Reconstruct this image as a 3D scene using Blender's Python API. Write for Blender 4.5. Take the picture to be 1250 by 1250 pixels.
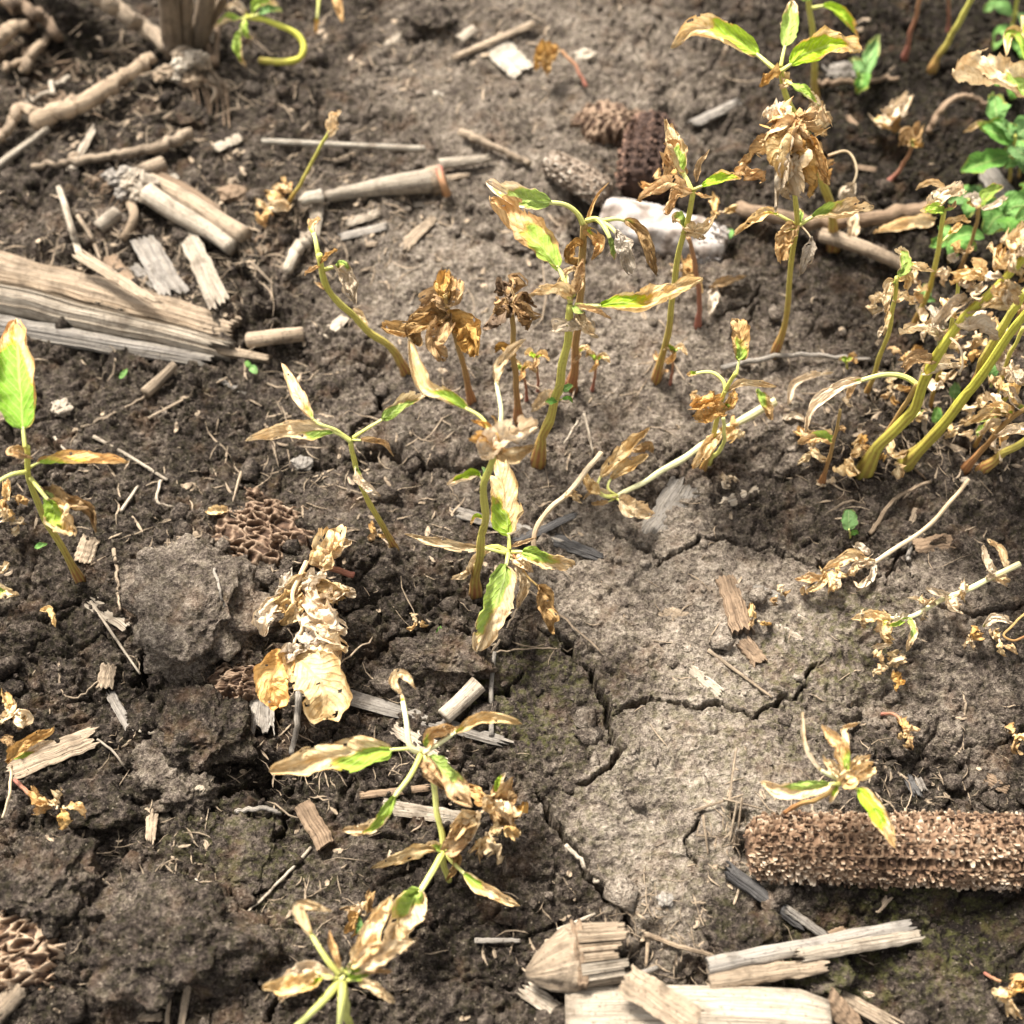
import bpy, bmesh, math, random
import numpy as np
from mathutils import Vector, noise as mnoise

for o in list(bpy.data.objects): bpy.data.objects.remove(o)
S = bpy.context.scene
COL = S.collection
random.seed(7); RNG = np.random.RandomState(11)

# ------------------------------------------------------------------ camera
CAM = np.array((0.0, 0.0, 0.50)); PITCH = math.radians(58); FOV = math.radians(46)
FPX = 625/math.tan(FOV/2)
cd = bpy.data.cameras.new('camera'); cam = bpy.data.objects.new('camera', cd); COL.objects.link(cam)
cam.location = CAM; cam.rotation_euler = (math.pi/2-PITCH, 0, 0)
cd.sensor_width = 36; cd.sensor_height = 36; cd.sensor_fit = 'HORIZONTAL'; cd.angle = FOV
cd.clip_start = 0.01; cd.clip_end = 200
cd.dof.use_dof = True; cd.dof.focus_distance = 0.535; cd.dof.aperture_fstop = 6.5
S.camera = cam

# ------------------------------------------------------------------ light: bright thin overcast
SUN = Vector((-0.42, 0.62, 1.15)).normalized()
w = bpy.data.worlds.new('World'); S.world = w; w.use_nodes = True
nt = w.node_tree; nt.nodes.clear()
out = nt.nodes.new('ShaderNodeOutputWorld'); bg = nt.nodes.new('ShaderNodeBackground')
sky = nt.nodes.new('ShaderNodeTexSky'); sky.sky_type = 'NISHITA'; sky.sun_disc = False
sky.sun_elevation = math.asin(SUN.z); sky.sun_rotation = math.atan2(SUN.x, SUN.y)
sky.dust_density = 4.0; sky.air_density = 1.0; sky.ozone_density = 0.6
hs = nt.nodes.new('ShaderNodeHueSaturation'); hs.inputs['Saturation'].default_value = 0.10   # cloud veil greys the blue
nt.links.new(sky.outputs[0], hs.inputs['Color']); nt.links.new(hs.outputs[0], bg.inputs[0])
bg.inputs[1].default_value = 0.066; nt.links.new(bg.outputs[0], out.inputs[0])
sl = bpy.data.lights.new('sun', 'SUN'); so = bpy.data.objects.new('sun', sl); COL.objects.link(so)
sl.energy = 2.4; sl.angle = math.radians(13); sl.color = (1.0, 0.95, 0.875)
so.rotation_euler = SUN.to_track_quat('Z', 'Y').to_euler(); so.location = (0, 0, 3)
S.view_settings.view_transform = 'Standard'; S.view_settings.look = 'None'
S.view_settings.gamma = 1.0; S.view_settings.use_curve_mapping = False
S.view_settings.exposure = 2.27
S.render.engine = 'CYCLES'
S.cycles.max_bounces = 6; S.cycles.diffuse_bounces = 3; S.cycles.transmission_bounces = 3; S.cycles.transparent_max_bounces = 4

# ------------------------------------------------------------------ helpers
FWD = np.array((0, math.cos(PITCH), -math.sin(PITCH))); UPV = np.array((0, math.sin(PITCH), math.cos(PITCH)))
def ray(px, py):
    return FWD + np.array((1.0, 0, 0))*((px-625)/FPX) + UPV*(-(py-625)/FPX)
def atz(px, py, z):                     # point above that spot of the photo at height z
    d = ray(px, py); return CAM + d*((z-CAM[2])/d[2])
def aty(px, py, y):
    d = ray(px, py); return CAM + d*((y-CAM[1])/d[1])
def mpp(p):                             # metres per photo pixel at p
    return float(np.dot(np.asarray(p)-CAM, FWD))/FPX
def ground(px, py):
    p = atz(px, py, 0)
    for _ in range(6): p = atz(px, py, hz(p[0], p[1]))
    return p

_perm = np.random.RandomState(5).permutation(256); _perm = np.concatenate([_perm]*3)
_gr = np.random.RandomState(6).uniform(0, 2*np.pi, 256); _gx = np.cos(_gr); _gy = np.sin(_gr)
def perlin(x, y, seed=0):
    x = np.asarray(x, float); y = np.asarray(y, float)
    xi = np.floor(x).astype(int); yi = np.floor(y).astype(int); xf = x-xi; yf = y-yi
    u = xf*xf*xf*(xf*(xf*6-15)+10); v = yf*yf*yf*(yf*(yf*6-15)+10)
    def g(ix, iy, fx, fy):
        h = _perm[_perm[(ix+seed*37) & 255] + ((iy+seed*91) & 255)]
        return _gx[h]*fx + _gy[h]*fy
    a = g(xi, yi, xf, yf); b = g(xi+1, yi, xf-1, yf); c = g(xi, yi+1, xf, yf-1); d = g(xi+1, yi+1, xf-1, yf-1)
    return 1.5*((a+(b-a)*u)*(1-v) + (c+(d-c)*u)*v)
def fbm(x, y, seed=0, oct=4, gain=.5):
    r = 0; a = 1
    for i in range(oct): r = r + a*perlin(x*2**i, y*2**i, seed+i); a *= gain
    return r
def worley(x, y, seed=0):
    xi = np.floor(x).astype(int); yi = np.floor(y).astype(int)
    f1 = np.full(x.shape, 9.0); f2 = np.full(x.shape, 9.0); cid = np.zeros(x.shape)
    for dx in (-1, 0, 1):
        for dy in (-1, 0, 1):
            h = _perm[_perm[(xi+dx+seed*53) & 255] + ((yi+dy+seed*17) & 255)]
            h2 = _perm[h+77]
            d = np.hypot(xi+dx+h/256.0-x, yi+dy+h2/256.0-y)
            m = d < f1
            f2 = np.where(m, f1, np.minimum(f2, d)); cid = np.where(m, _perm[h+13]/255.0, cid); f1 = np.where(m, d, f1)
    return f1, f2, cid
def sstep(a, b, x):
    t = np.clip((x-a)/(b-a), 0, 1); return t*t*(3-2*t)

def tag(o, label=None, cat=None, group=None, kind=None):
    if label: o['label'] = label
    if cat: o['category'] = cat
    if group: o['group'] = group
    if kind: o['kind'] = kind
    return o
def mk(name, verts, faces, mat, parent=None, smooth=True, attrs=None, uv=None, origin=None):
    V = np.asarray(verts, float).reshape(-1, 3)
    if parent is not None: org = np.array(parent['_o'])
    else: org = np.array(origin) if origin is not None else V.mean(0)
    me = bpy.data.meshes.new(name)
    F = faces
    if isinstance(F, np.ndarray):
        k = F.shape[1]; nf = len(F)
        me.vertices.add(len(V)); me.vertices.foreach_set('co', (V-org).ravel().astype(np.float32))
        me.loops.add(nf*k); me.loops.foreach_set('vertex_index', F.ravel().astype(np.int32))
        me.polygons.add(nf); me.polygons.foreach_set('loop_start', np.arange(0, nf*k, k, dtype=np.int32))
        me.update(calc_edges=True)
    else:
        me.from_pydata((V-org).tolist(), [], F)
    if smooth: me.polygons.foreach_set('use_smooth', np.ones(len(me.polygons), bool))
    if attrs:
        for k, a in attrs.items():
            at = me.attributes.new(k, 'FLOAT', 'POINT'); at.data.foreach_set('value', np.asarray(a, np.float32).ravel())
    if uv is not None:
        U = np.asarray(uv, np.float32).reshape(-1, 2)
        li = np.empty(len(me.loops), np.int32); me.loops.foreach_get('vertex_index', li)
        ul = me.uv_layers.new(name='UVMap'); ul.data.foreach_set('uv', U[li].ravel())
    me.materials.append(mat); me.update()
    o = bpy.data.objects.new(name, me); COL.objects.link(o)
    if parent is not None:
        o.parent = _real[parent['_id']]
        # parts hang on the thing (or on a part, whose origin is the thing's)
    else:
        o.location = org
    return o
_real = {}
def thing(name, at, label, cat, group=None):
    e = bpy.data.objects.new(name, None); COL.objects.link(e); e.location = at; e.empty_display_size = .01
    tag(e, label, cat, group)
    _real[id(e)] = e
    return {'_o': np.array(at, float), '_id': id(e), 'o': e}
def sub(parent, o):                     # use a part as parent of a sub-part
    _real[id(o)] = o
    return {'_o': parent['_o'], '_id': id(o), 'o': o}
def grid_faces(n, m, closed=False):     # n rings of m points
    i = np.arange(n-1)[:, None]; j = np.arange(m if closed else m-1)[None, :]
    j2 = (j+1) % m
    a = i*m+j; b = i*m+j2; c = (i+1)*m+j2; d = (i+1)*m+j
    return np.stack([a+0*b, b, c, d], -1).reshape(-1, 4)
def catmull(P, n):
    P = np.asarray(P, float)
    if len(P) == 2:
        return P[0]+(P[1]-P[0])*np.linspace(0, 1, n)[:, None]
    Q = np.vstack([2*P[0]-P[1], P, 2*P[-1]-P[-2]])
    out = []
    for i in range(1, len(Q)-2):
        for t in np.linspace(0, 1, 16, endpoint=False):
            a, b, c, d = Q[i-1:i+3]
            out.append(.5*((2*b)+(c-a)*t+(2*a-5*b+4*c-d)*t*t+(-a+3*b-3*c+d)*t**3))
    out.append(P[-1]); out = np.array(out)
    L = np.concatenate([[0], np.cumsum(np.linalg.norm(np.diff(out[:, :2], axis=0), axis=1)+1e-9)]); L /= L[-1]
    tt = np.linspace(0, 1, n)
    return np.stack([np.interp(tt, L, out[:, k]) for k in range(out.shape[1])], 1)
def nrm(v): return v/np.maximum(np.linalg.norm(v, axis=-1, keepdims=True), 1e-12)
def tangents(P): return nrm(np.gradient(P, axis=0))
def frames(P, ref=(0, 0, 1)):
    T = tangents(P); R = np.array(ref, float)
    C = np.cross(T, R); bad = np.linalg.norm(C, axis=1) < .15
    if bad.any(): C[bad] = np.cross(T[bad], np.array((1., .3, 0)))
    C = nrm(C)
    for i in range(1, len(C)):
        if np.dot(C[i], C[i-1]) < 0: C[i] = -C[i]
    return T, C, nrm(np.cross(C, T))
def tube(name, P, R, mat, parent=None, sides=8, rough=0., origin=None, flat=1., seed=None, knob=0):
    P = np.asarray(P, float); n = len(P); R = np.broadcast_to(np.asarray(R, float), (n,)).copy()
    T, C, N = frames(P)
    a = np.linspace(0, 2*np.pi, sides, endpoint=False)
    sd = random.randint(0, 90) if seed is None else seed
    rr = np.ones((n, sides))
    if rough:
        L = np.concatenate([[0], np.cumsum(np.linalg.norm(np.diff(P, axis=0), axis=1))])/max(R.max(), 1e-5)
        A, B = np.meshgrid(np.arange(sides)*1.3+sd*3.1, L*.24)
        rr += rough*perlin(A, B, sd)
        rr += rough*.9*perlin(A*0+sd, B*.22, sd+3)
    V = P[:, None, :] + (C[:, None, :]*np.cos(a)[None, :, None] + N[:, None, :]*np.sin(a)[None, :, None]*flat)*(R[:, None]*rr)[:, :, None]
    F = grid_faces(n, sides, True).tolist()
    F.append(list(range(sides))[::-1]); F.append(list(range((n-1)*sides, n*sides)))
    t = np.repeat(np.linspace(0, 1, n), sides)
    Lm = np.concatenate([[0], np.cumsum(np.linalg.norm(np.diff(P, axis=0), axis=1))])
    uu = np.tile(np.arange(sides)/sides, n)
    uv = np.stack([np.tile(np.minimum(np.arange(sides), sides-np.arange(sides))/sides*6.28, n)*R.max(), np.repeat(Lm, sides)], 1)
    o = mk(name, V.reshape(-1, 3), F, mat, parent, True, {'u': uu, 't': t}, uv, origin)
    return o

# ------------------------------------------------------------------ materials
def new_mat(name):
    m = bpy.data.materials.new(name); m.use_nodes = True; t = m.node_tree
    b = t.nodes['Principled BSDF']; b.inputs['Roughness'].default_value = .9
    b.inputs['Specular IOR Level'].default_value = .25
    return m, t, b
class NB:
    def __init__(s, t): s.t = t
    def n(s, k, **kw):
        x = s.t.nodes.new(k)
        for a, v in kw.items():
            if a.startswith('i_'):
                key = a[2:]; key = int(key) if key.isdigit() else key.replace('_', ' ')
                if hasattr(v, 'is_linked') or isinstance(v, bpy.types.NodeSocket): s.t.links.new(v, x.inputs[key])
                else: x.inputs[key].default_value = v
            else: setattr(x, a, v)
        return x
    def math(s, op, a, b=0.0, c=0.0, clamp=False):
        x = s.t.nodes.new('ShaderNodeMath'); x.operation = op; x.use_clamp = clamp
        for i, v in enumerate((a, b, c)):
            if isinstance(v, bpy.types.NodeSocket): s.t.links.new(v, x.inputs[i])
            else: x.inputs[i].default_value = v
        return x.outputs[0]
    def mix(s, f, a, b, mode='MIX'):
        x = s.t.nodes.new('ShaderNodeMix'); x.data_type = 'RGBA'; x.blend_type = mode
        for i, v in ((0, f), (6, a), (7, b)):
            if isinstance(v, bpy.types.NodeSocket): s.t.links.new(v, x.inputs[i])
            else: x.inputs[i].default_value = v if i == 0 else (*v[:3], 1)
        return x.outputs[2]
    def attr(s, nm): return s.n('ShaderNodeAttribute', attribute_name=nm).outputs['Fac']
    def noise(s, vec, scale, det=3, rough=.55, lac=2.):
        x = s.t.nodes.new('ShaderNodeTexNoise'); x.inputs['Scale'].default_value = scale
        x.inputs['Detail'].default_value = det; x.inputs['Roughness'].default_value = rough
        if vec is not None: s.t.links.new(vec, x.inputs['Vector'])
        return x.outputs['Fac']
    def ramp(s, f, stops, interp='LINEAR'):
        x = s.t.nodes.new('ShaderNodeValToRGB'); x.color_ramp.interpolation = interp
        e = x.color_ramp.elements
        while len(e) < len(stops): e.new(.5)
        for k, (p, c) in enumerate(stops):
            e[k].position = p; e[k].color = (*c, 1) if len(c) == 3 else c
        s.t.links.new(f, x.inputs[0]); return x.outputs[0]
    def step(s, f, a, b):
        x = s.t.nodes.new('ShaderNodeMapRange'); x.interpolation_type = 'SMOOTHSTEP'; x.clamp = True
        s.t.links.new(f, x.inputs[0]); x.inputs[1].default_value = a; x.inputs[2].default_value = b
        return x.outputs[0]
    def bump(s, h, strength, dist):
        x = s.t.nodes.new('ShaderNodeBump'); x.inputs['Strength'].default_value = strength; x.inputs['Distance'].default_value = dist
        s.t.links.new(h, x.inputs['Height']); return x.outputs[0]

def soil_material():
    m, t, b = new_mat('soil'); B = NB(t); b.inputs['Specular IOR Level'].default_value = .06
    pos = B.n('ShaderNodeNewGeometry').outputs['Position']
    dry = B.attr('dry'); alg = B.attr('alg')
    n1 = B.noise(pos, 28, 5, .6); n2 = B.noise(pos, 150, 4, .62); n3 = B.noise(pos, 620, 3, .6); n4 = B.noise(pos, 1900, 2, .5)
    d = B.math('ADD', dry, B.math('MULTIPLY', B.math('SUBTRACT', n1, .5), .7))
    d = B.math('ADD', d, B.math('MULTIPLY', B.math('SUBTRACT', n2, .5), 1.0))
    d = B.math('ADD', d, B.math('MULTIPLY', B.math('SUBTRACT', n3, .5), 1.15))
    d = B.math('ADD', d, B.math('MULTIPLY', B.math('SUBTRACT', n4, .5), .7))
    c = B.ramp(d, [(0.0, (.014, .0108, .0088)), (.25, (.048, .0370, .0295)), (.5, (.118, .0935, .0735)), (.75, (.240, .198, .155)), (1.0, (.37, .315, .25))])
    # warm brown and algal green casts, pale mineral grains, dark organic specks
    c = B.mix(B.math('MULTIPLY', B.step(B.noise(pos, 55, 3), .52, .72), .30), c, (.125, .070, .038))
    ag = B.math('MULTIPLY', alg, B.step(B.noise(pos, 260, 4, .65), .42, .68))
    c = B.mix(B.math('MULTIPLY', ag, .55), c, (.105, .105, .030))
    v = B.n('ShaderNodeTexVoronoi', feature='F1'); t.links.new(pos, v.inputs['Vector']); v.inputs['Scale'].default_value = 480
    sp = B.math('MULTIPLY', B.math('LESS_THAN', v.outputs['Distance'], .22), B.math('GREATER_THAN', B.n('ShaderNodeSeparateColor', i_0=v.outputs['Color']).outputs[0], .72))
    c = B.mix(B.math('MULTIPLY', sp, .35), c, (.30, .25, .19))
    v2 = B.n('ShaderNodeTexVoronoi', feature='F1'); t.links.new(pos, v2.inputs['Vector']); v2.inputs['Scale'].default_value = 300
    sp2 = B.math('MULTIPLY', B.math('LESS_THAN', v2.outputs['Distance'], .2), B.math('GREATER_THAN', B.n('ShaderNodeSeparateColor', i_0=v2.outputs['Color']).outputs[1], .78))
    c = B.mix(B.math('MULTIPLY', sp2, .7), c, (.020, .014, .010))
    t.links.new(c, b.inputs['Base Color'])
    h = B.math('ADD', B.math('MULTIPLY', n2, 1.2), B.math('ADD', B.math('MULTIPLY', n3, .8), B.math('MULTIPLY', n4, .35)))
    t.links.new(B.bump(h, 1.0, .0025), b.inputs['Normal'])
    b.inputs['Roughness'].default_value = .88
    return m
M_SOIL = soil_material()

def leaf_material(name, dead1, dead2, dead3, green, gloss=.6, trans=.26):
    m, t, b = new_mat(name); B = NB(t)
    uv = B.n('ShaderNodeUVMap').outputs[0]; sx = B.n('ShaderNodeSeparateXYZ', i_0=uv)
    s_, t_ = sx.outputs[0], sx.outputs[1]
    oc = B.n('ShaderNodeTexCoord').outputs['Object']; rnd = B.n('ShaderNodeObjectInfo').outputs['Random']
    g = B.attr('g')
    nA = B.noise(oc, 130, 4, .6); nB_ = B.noise(oc, 420, 4, .65); nC = B.noise(oc, 1500, 2, .5)
    gg = B.math('ADD', g, B.math('MULTIPLY', B.math('SUBTRACT', nA, .5), .7))
    gg = B.math('ADD', gg, B.math('MULTIPLY', B.math('SUBTRACT', nB_, .5), .35))
    dcol = B.mix(B.step(nA, .35, .65), dead1, dead2)
    dcol = B.mix(B.math('MULTIPLY', B.step(nB_, .5, .72), .5), dcol, dead3)
    eb = B.math('MULTIPLY', B.step(B.math('ADD', B.math('ABSOLUTE', s_), B.math('MULTIPLY', B.math('SUBTRACT', nA, .5), .9)), .76, 1.0), .55)
    dcol = B.mix(eb, dcol, tuple(x*.72 for x in dead3))
    sp_ = B.math('MULTIPLY', B.step(B.noise(oc, 260, 3, .6), .62, .72), .4)
    dcol = B.mix(sp_, dcol, tuple(x*.8 for x in dead3))
    # veins: midrib and slanting side veins
    mid = B.math('SUBTRACT', 1, B.step(B.math('ABSOLUTE', s_), .02, .10))
    vv = B.math('SUBTRACT', B.math('MULTIPLY', t_, 34.0), B.math('MULTIPLY', B.math('ABSOLUTE', s_), 11.0))
    vein = B.math('POWER', B.math('ABSOLUTE', B.math('SINE', vv)), 9.0)
    net = B.math('MAXIMUM', mid, B.math('MULTIPLY', vein, .6))
    gcol = B.mix(B.step(nB_, .3, .7), green, tuple(x*1.35 for x in green))
    gcol = B.mix(B.math('MULTIPLY', net, .42), gcol, (.48, .54, .20))
    dcol = B.mix(B.math('MULTIPLY', net, .40), dcol, tuple(x*.55 for x in dead3))
    edge = B.ramp(gg, [(.36, (0, 0, 0)), (.47, (1, 1, 1)), (.53, (1, 1, 1)), (.62, (0, 0, 0))])
    c = B.mix(B.step(gg, .44, .56), dcol, gcol)
    c = B.mix(B.math('MULTIPLY', edge, .6), c, (.50, .33, .05))
    hv = B.n('ShaderNodeHueSaturation', i_Color=c)
    t.links.new(B.math('ADD', .80, B.math('MULTIPLY', rnd, .42)), hv.inputs['Value'])
    t.links.new(B.math('ADD', .85, B.math('MULTIPLY', B.math('FRACT', B.math('MULTIPLY', rnd, 7.3)), .25)), hv.inputs['Saturation'])
    c = hv.outputs[0]
    t.links.new(c, b.inputs['Base Color']); b.inputs['Roughness'].default_value = gloss; b.inputs['Specular IOR Level'].default_value = .2
    h = B.math('ADD', B.math('MULTIPLY', net, .8), B.math('ADD', B.math('MULTIPLY', nB_, 1.0), B.math('MULTIPLY', nC, .35)))
    nb = B.bump(h, .55, .0009); t.links.new(nb, b.inputs['Normal'])
    tr = B.n('ShaderNodeBsdfTranslucent'); t.links.new(c, tr.inputs[0]); t.links.new(nb, tr.inputs[1])
    mx = B.n('ShaderNodeMixShader'); mx.inputs[0].default_value = trans
    t.links.new(b.outputs[0], mx.inputs[1]); t.links.new(tr.outputs[0], mx.inputs[2])
    t.links.new(mx.outputs[0], t.nodes['Material Output'].inputs[0])
    return m
G1 = (.25, .355, .04)
LEAF = {
 'tan':    leaf_material('leaf_tan',    (.82, .64, .37), (.69, .48, .23), (.47, .26, .085), G1),
 'pale':   leaf_material('leaf_pale',   (0.774, 0.636, 0.451), (0.666, 0.507, 0.320), (0.486, 0.327, 0.164), G1),
 'orange': leaf_material('leaf_orange', (0.702, 0.473, 0.213), (0.576, 0.344, 0.123), (0.378, 0.172, 0.049), G1),
 'brown':  leaf_material('leaf_brown',  (.52, .33, .13), (.38, .215, .07), (.18, .09, .03), (.22, .26, .04)),
 'dark':   leaf_material('leaf_dark',   (.26, .16, .08), (.15, .085, .04), (.06, .033, .015), (.15, .16, .03)),
 'green':  leaf_material('leaf_green',  (.26, .30, .09), (.20, .26, .07), (.17, .18, .05), (.105, .235, .05), .5, .3),
 'fresh':  leaf_material('leaf_fresh',  (.72, .50, .27), (.60, .36, .16), (.42, .20, .07), (.15, .265, .04)),
 'grey':   leaf_material('leaf_grey',   (0.594, 0.499, 0.385), (0.486, 0.396, 0.279), (0.306, 0.215, 0.131), G1),
}
def stem_material(name, c0, c1, c2):
    m, t, b = new_mat(name); B = NB(t)
    tt = B.attr('t'); oc = B.n('ShaderNodeTexCoord').outputs['Object']
    n = B.noise(oc, 160, 4, .6); n2 = B.noise(oc, 800, 3, .6)
    f = B.math('ADD', tt, B.math('MULTIPLY', B.math('SUBTRACT', n, .5), .5))
    c = B.ramp(f, [(0.0, c0), (.32, c1), (1.0, c2)])
    c = B.mix(B.math('MULTIPLY', B.step(n2, .52, .7), .4), c, tuple(x*.55 for x in c0))
    u = B.math('POWER', B.math('ABSOLUTE', B.math('SINE', B.math('MULTIPLY', B.attr('u'), 22.0))), 3.0)
    c = B.mix(B.math('MULTIPLY', u, .18), c, tuple(min(1, x*1.6) for x in c2))
    t.links.new(c, b.inputs['Base Color']); b.inputs['Roughness'].default_value = .68
    b.inputs['Subsurface Weight'].default_value = .0
    t.links.new(B.bump(B.math('ADD', n2, u), .4, .0005), b.inputs['Normal'])
    return m
STEM = {
 'olive': stem_material('stem_olive', (.25, .10, .04), (.36, .29, .065), (.50, .49, .11)),
 'lime':  stem_material('stem_lime',  (.38, .36, .08), (.50, .50, .13), (.58, .58, .22)),
 'yellow': stem_material('stem_yellow', (.24, .17, .04), (.40, .37, .05), (.60, .60, .10)),
 'pale':  stem_material('stem_pale',  (.50, .44, .24), (.58, .55, .30), (.62, .60, .34)),
 'brown': stem_material('stem_brown', (.25, .10, .04), (.29, .165, .06), (.36, .25, .09)),
 'red':   stem_material('stem_red',   (.25, .085, .065), (.26, .11, .07), (.34, .19, .09)),
 'dry':   stem_material('stem_dry',   (.44, .31, .19), (.50, .37, .22), (.55, .44, .29)),
}
def straw_material(name, a, bcol, c_, dark, amt=.5):
    m, t, b = new_mat(name); B = NB(t)
    uv = B.n('ShaderNodeUVMap').outputs[0]; rnd = B.n('ShaderNodeObjectInfo').outputs['Random']
    oc = B.n('ShaderNodeTexCoord').outputs['Object']
    mp = B.n('ShaderNodeMapping'); t.links.new(uv, mp.inputs['Vector'])
    cb = B.n('ShaderNodeCombineXYZ'); t.links.new(B.math('MULTIPLY', rnd, 37), cb.inputs[0]); t.links.new(B.math('MULTIPLY', rnd, 91), cb.inputs[1])
    t.links.new(cb.outputs[0], mp.inputs['Location'])
    def st(sx, sy, det=4):
        k = B.n('ShaderNodeVectorMath', operation='MULTIPLY'); t.links.new(mp.outputs[0], k.inputs[0]); k.inputs[1].default_value = (sx, sy, 1)
        return B.noise(k.outputs[0], 1.0, det, .6)
    s1 = st(1000, 22); s2 = st(2300, 30, 3); s3 = st(420, 40)      # uv is in metres: fibres run along y
    bl = B.noise(oc, 90, 4, .6)
    c = B.mix(B.step(s1, .36, .66), a, bcol)
    c = B.mix(B.math('MULTIPLY', B.step(s3, .45, .7), .7), c, c_)
    c = B.mix(B.math('MULTIPLY', B.step(s2, .52, .66), amt), c, dark)
    c = B.mix(B.math('MULTIPLY', B.step(B.noise(oc, 700, 3, .6), .56, .70), amt*.9), c, dark)
    c = B.mix(B.math('MULTIPLY', B.step(bl, .48, .72), .75*amt+.1), c, dark)
    hv = B.n('ShaderNodeHueSaturation', i_Color=c); t.links.new(B.math('ADD', .78, B.math('MULTIPLY', rnd, .40)), hv.inputs['Value'])
    t.links.new(hv.outputs[0], b.inputs['Base Color']); b.inputs['Roughness'].default_value = .72
    h = B.math('ADD', B.math('MULTIPLY', s1, 1.0), B.math('ADD', B.math('MULTIPLY', s2, .6), B.math('MULTIPLY', bl, .5)))
    t.links.new(B.bump(h, 1.0, .0016), b.inputs['Normal'])
    return m
STRAW = {
 'tan':   straw_material('straw_tan',   (0.370, 0.286, 0.197), (0.290, 0.214, 0.141), (0.235, 0.181, 0.126), (0.071, 0.049, 0.030), .75),
 'pale':  straw_material('straw_pale',  (0.440, 0.376, 0.292), (0.368, 0.300, 0.220), (0.288, 0.232, 0.168), (0.104, 0.074, 0.048), .75),
 'grey':  straw_material('straw_grey',  (0.279, 0.248, 0.211), (0.207, 0.180, 0.149), (0.333, 0.284, 0.221), (0.063, 0.050, 0.038), .75),
 'brown': straw_material('straw_brown', (.29, .20, .125), (.21, .14, .085), (.17, .11, .068), (.055, .034, .02), .6),
 'dark':  straw_material('straw_dark',  (.085, .078, .072), (.055, .050, .047), (.13, .12, .11), (.02, .018, .016)),
 'white': straw_material('straw_white', (0.492, 0.443, 0.361), (0.435, 0.373, 0.287), (0.361, 0.299, 0.221), (0.164, 0.119, 0.078), .75),
 'root':  straw_material('straw_root',  (.42, .315, .21), (.33, .24, .155), (.24, .17, .105), (.08, .05, .03), .6),
}
def cob_material(name, a, b_, c_, dark):
    m, t, b = new_mat(name); B = NB(t)
    oc = B.n('ShaderNodeTexCoord').outputs['Object']; k = B.attr('c')
    n = B.noise(oc, 180, 4, .6); n2 = B.noise(oc, 900, 3, .6)
    f = B.math('ADD', k, B.math('MULTIPLY', B.math('SUBTRACT', n, .5), .8))
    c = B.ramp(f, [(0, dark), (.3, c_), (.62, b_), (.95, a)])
    c = B.mix(B.math('MULTIPLY', B.step(n2, .56, .72), .4), c, dark)
    t.links.new(c, b.inputs['Base Color']); b.inputs['Roughness'].default_value = .85
    t.links.new(B.bump(B.math('ADD', n, n2), .7, .0008), b.inputs['Normal'])
    return m
COB = {
 'tan':   cob_material('cob_tan',   (.47, .375, .275), (.315, .222, .143), (.165, .097, .056), (.042, .023, .014)),
 'grey':  cob_material('cob_grey',  (.48, .42, .34), (.32, .26, .20), (.17, .125, .088), (.045, .03, .02)),
 'brown': cob_material('cob_brown', (.30, .215, .145), (.19, .125, .08), (.10, .058, .035), (.028, .015, .009)),
 'rust':  cob_material('cob_rust',  (.19, .11, .072), (.09, .05, .034), (.04, .022, .015), (.02, .01, .007)),
 'white': cob_material('cob_white', (.43, .39, .355), (.33, .295, .265), (.21, .17, .14), (.08, .06, .045)),
}
# ------------------------------------------------------------------ the soil: one sheet, fine where it is seen, coarse out to the horizon
def spread(lo, hi, step, mid, lo2, hi2, far):
    a = [np.arange(lo, hi, step)] if not callable(step) else None
    if a is None:
        v = [lo]
        while v[-1] < hi: v.append(v[-1]+step(v[-1]))
        a = [np.array(v)]
    core = a[0]; L = [core[0]]; R = [core[-1]]
    s = mid
    while R[-1] < far:
        s = mid if R[-1] < hi2 else s*1.35
        R.append(R[-1]+s)
    s = mid
    while L[-1] > -far:
        s = mid if L[-1] > lo2 else s*1.35
        L.append(L[-1]-s)
    return np.concatenate([np.array(L[1:])[::-1], core, np.array(R[1:])])
GX = spread(-.365, .365, .00090, .012, -.70, .70, 40)
GY = spread(.045, .755, lambda y: .00064+.00085*max(0, y-.08), .012, -.35, 1.15, 40)
XX, YY = np.meshgrid(GX, GY)
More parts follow.
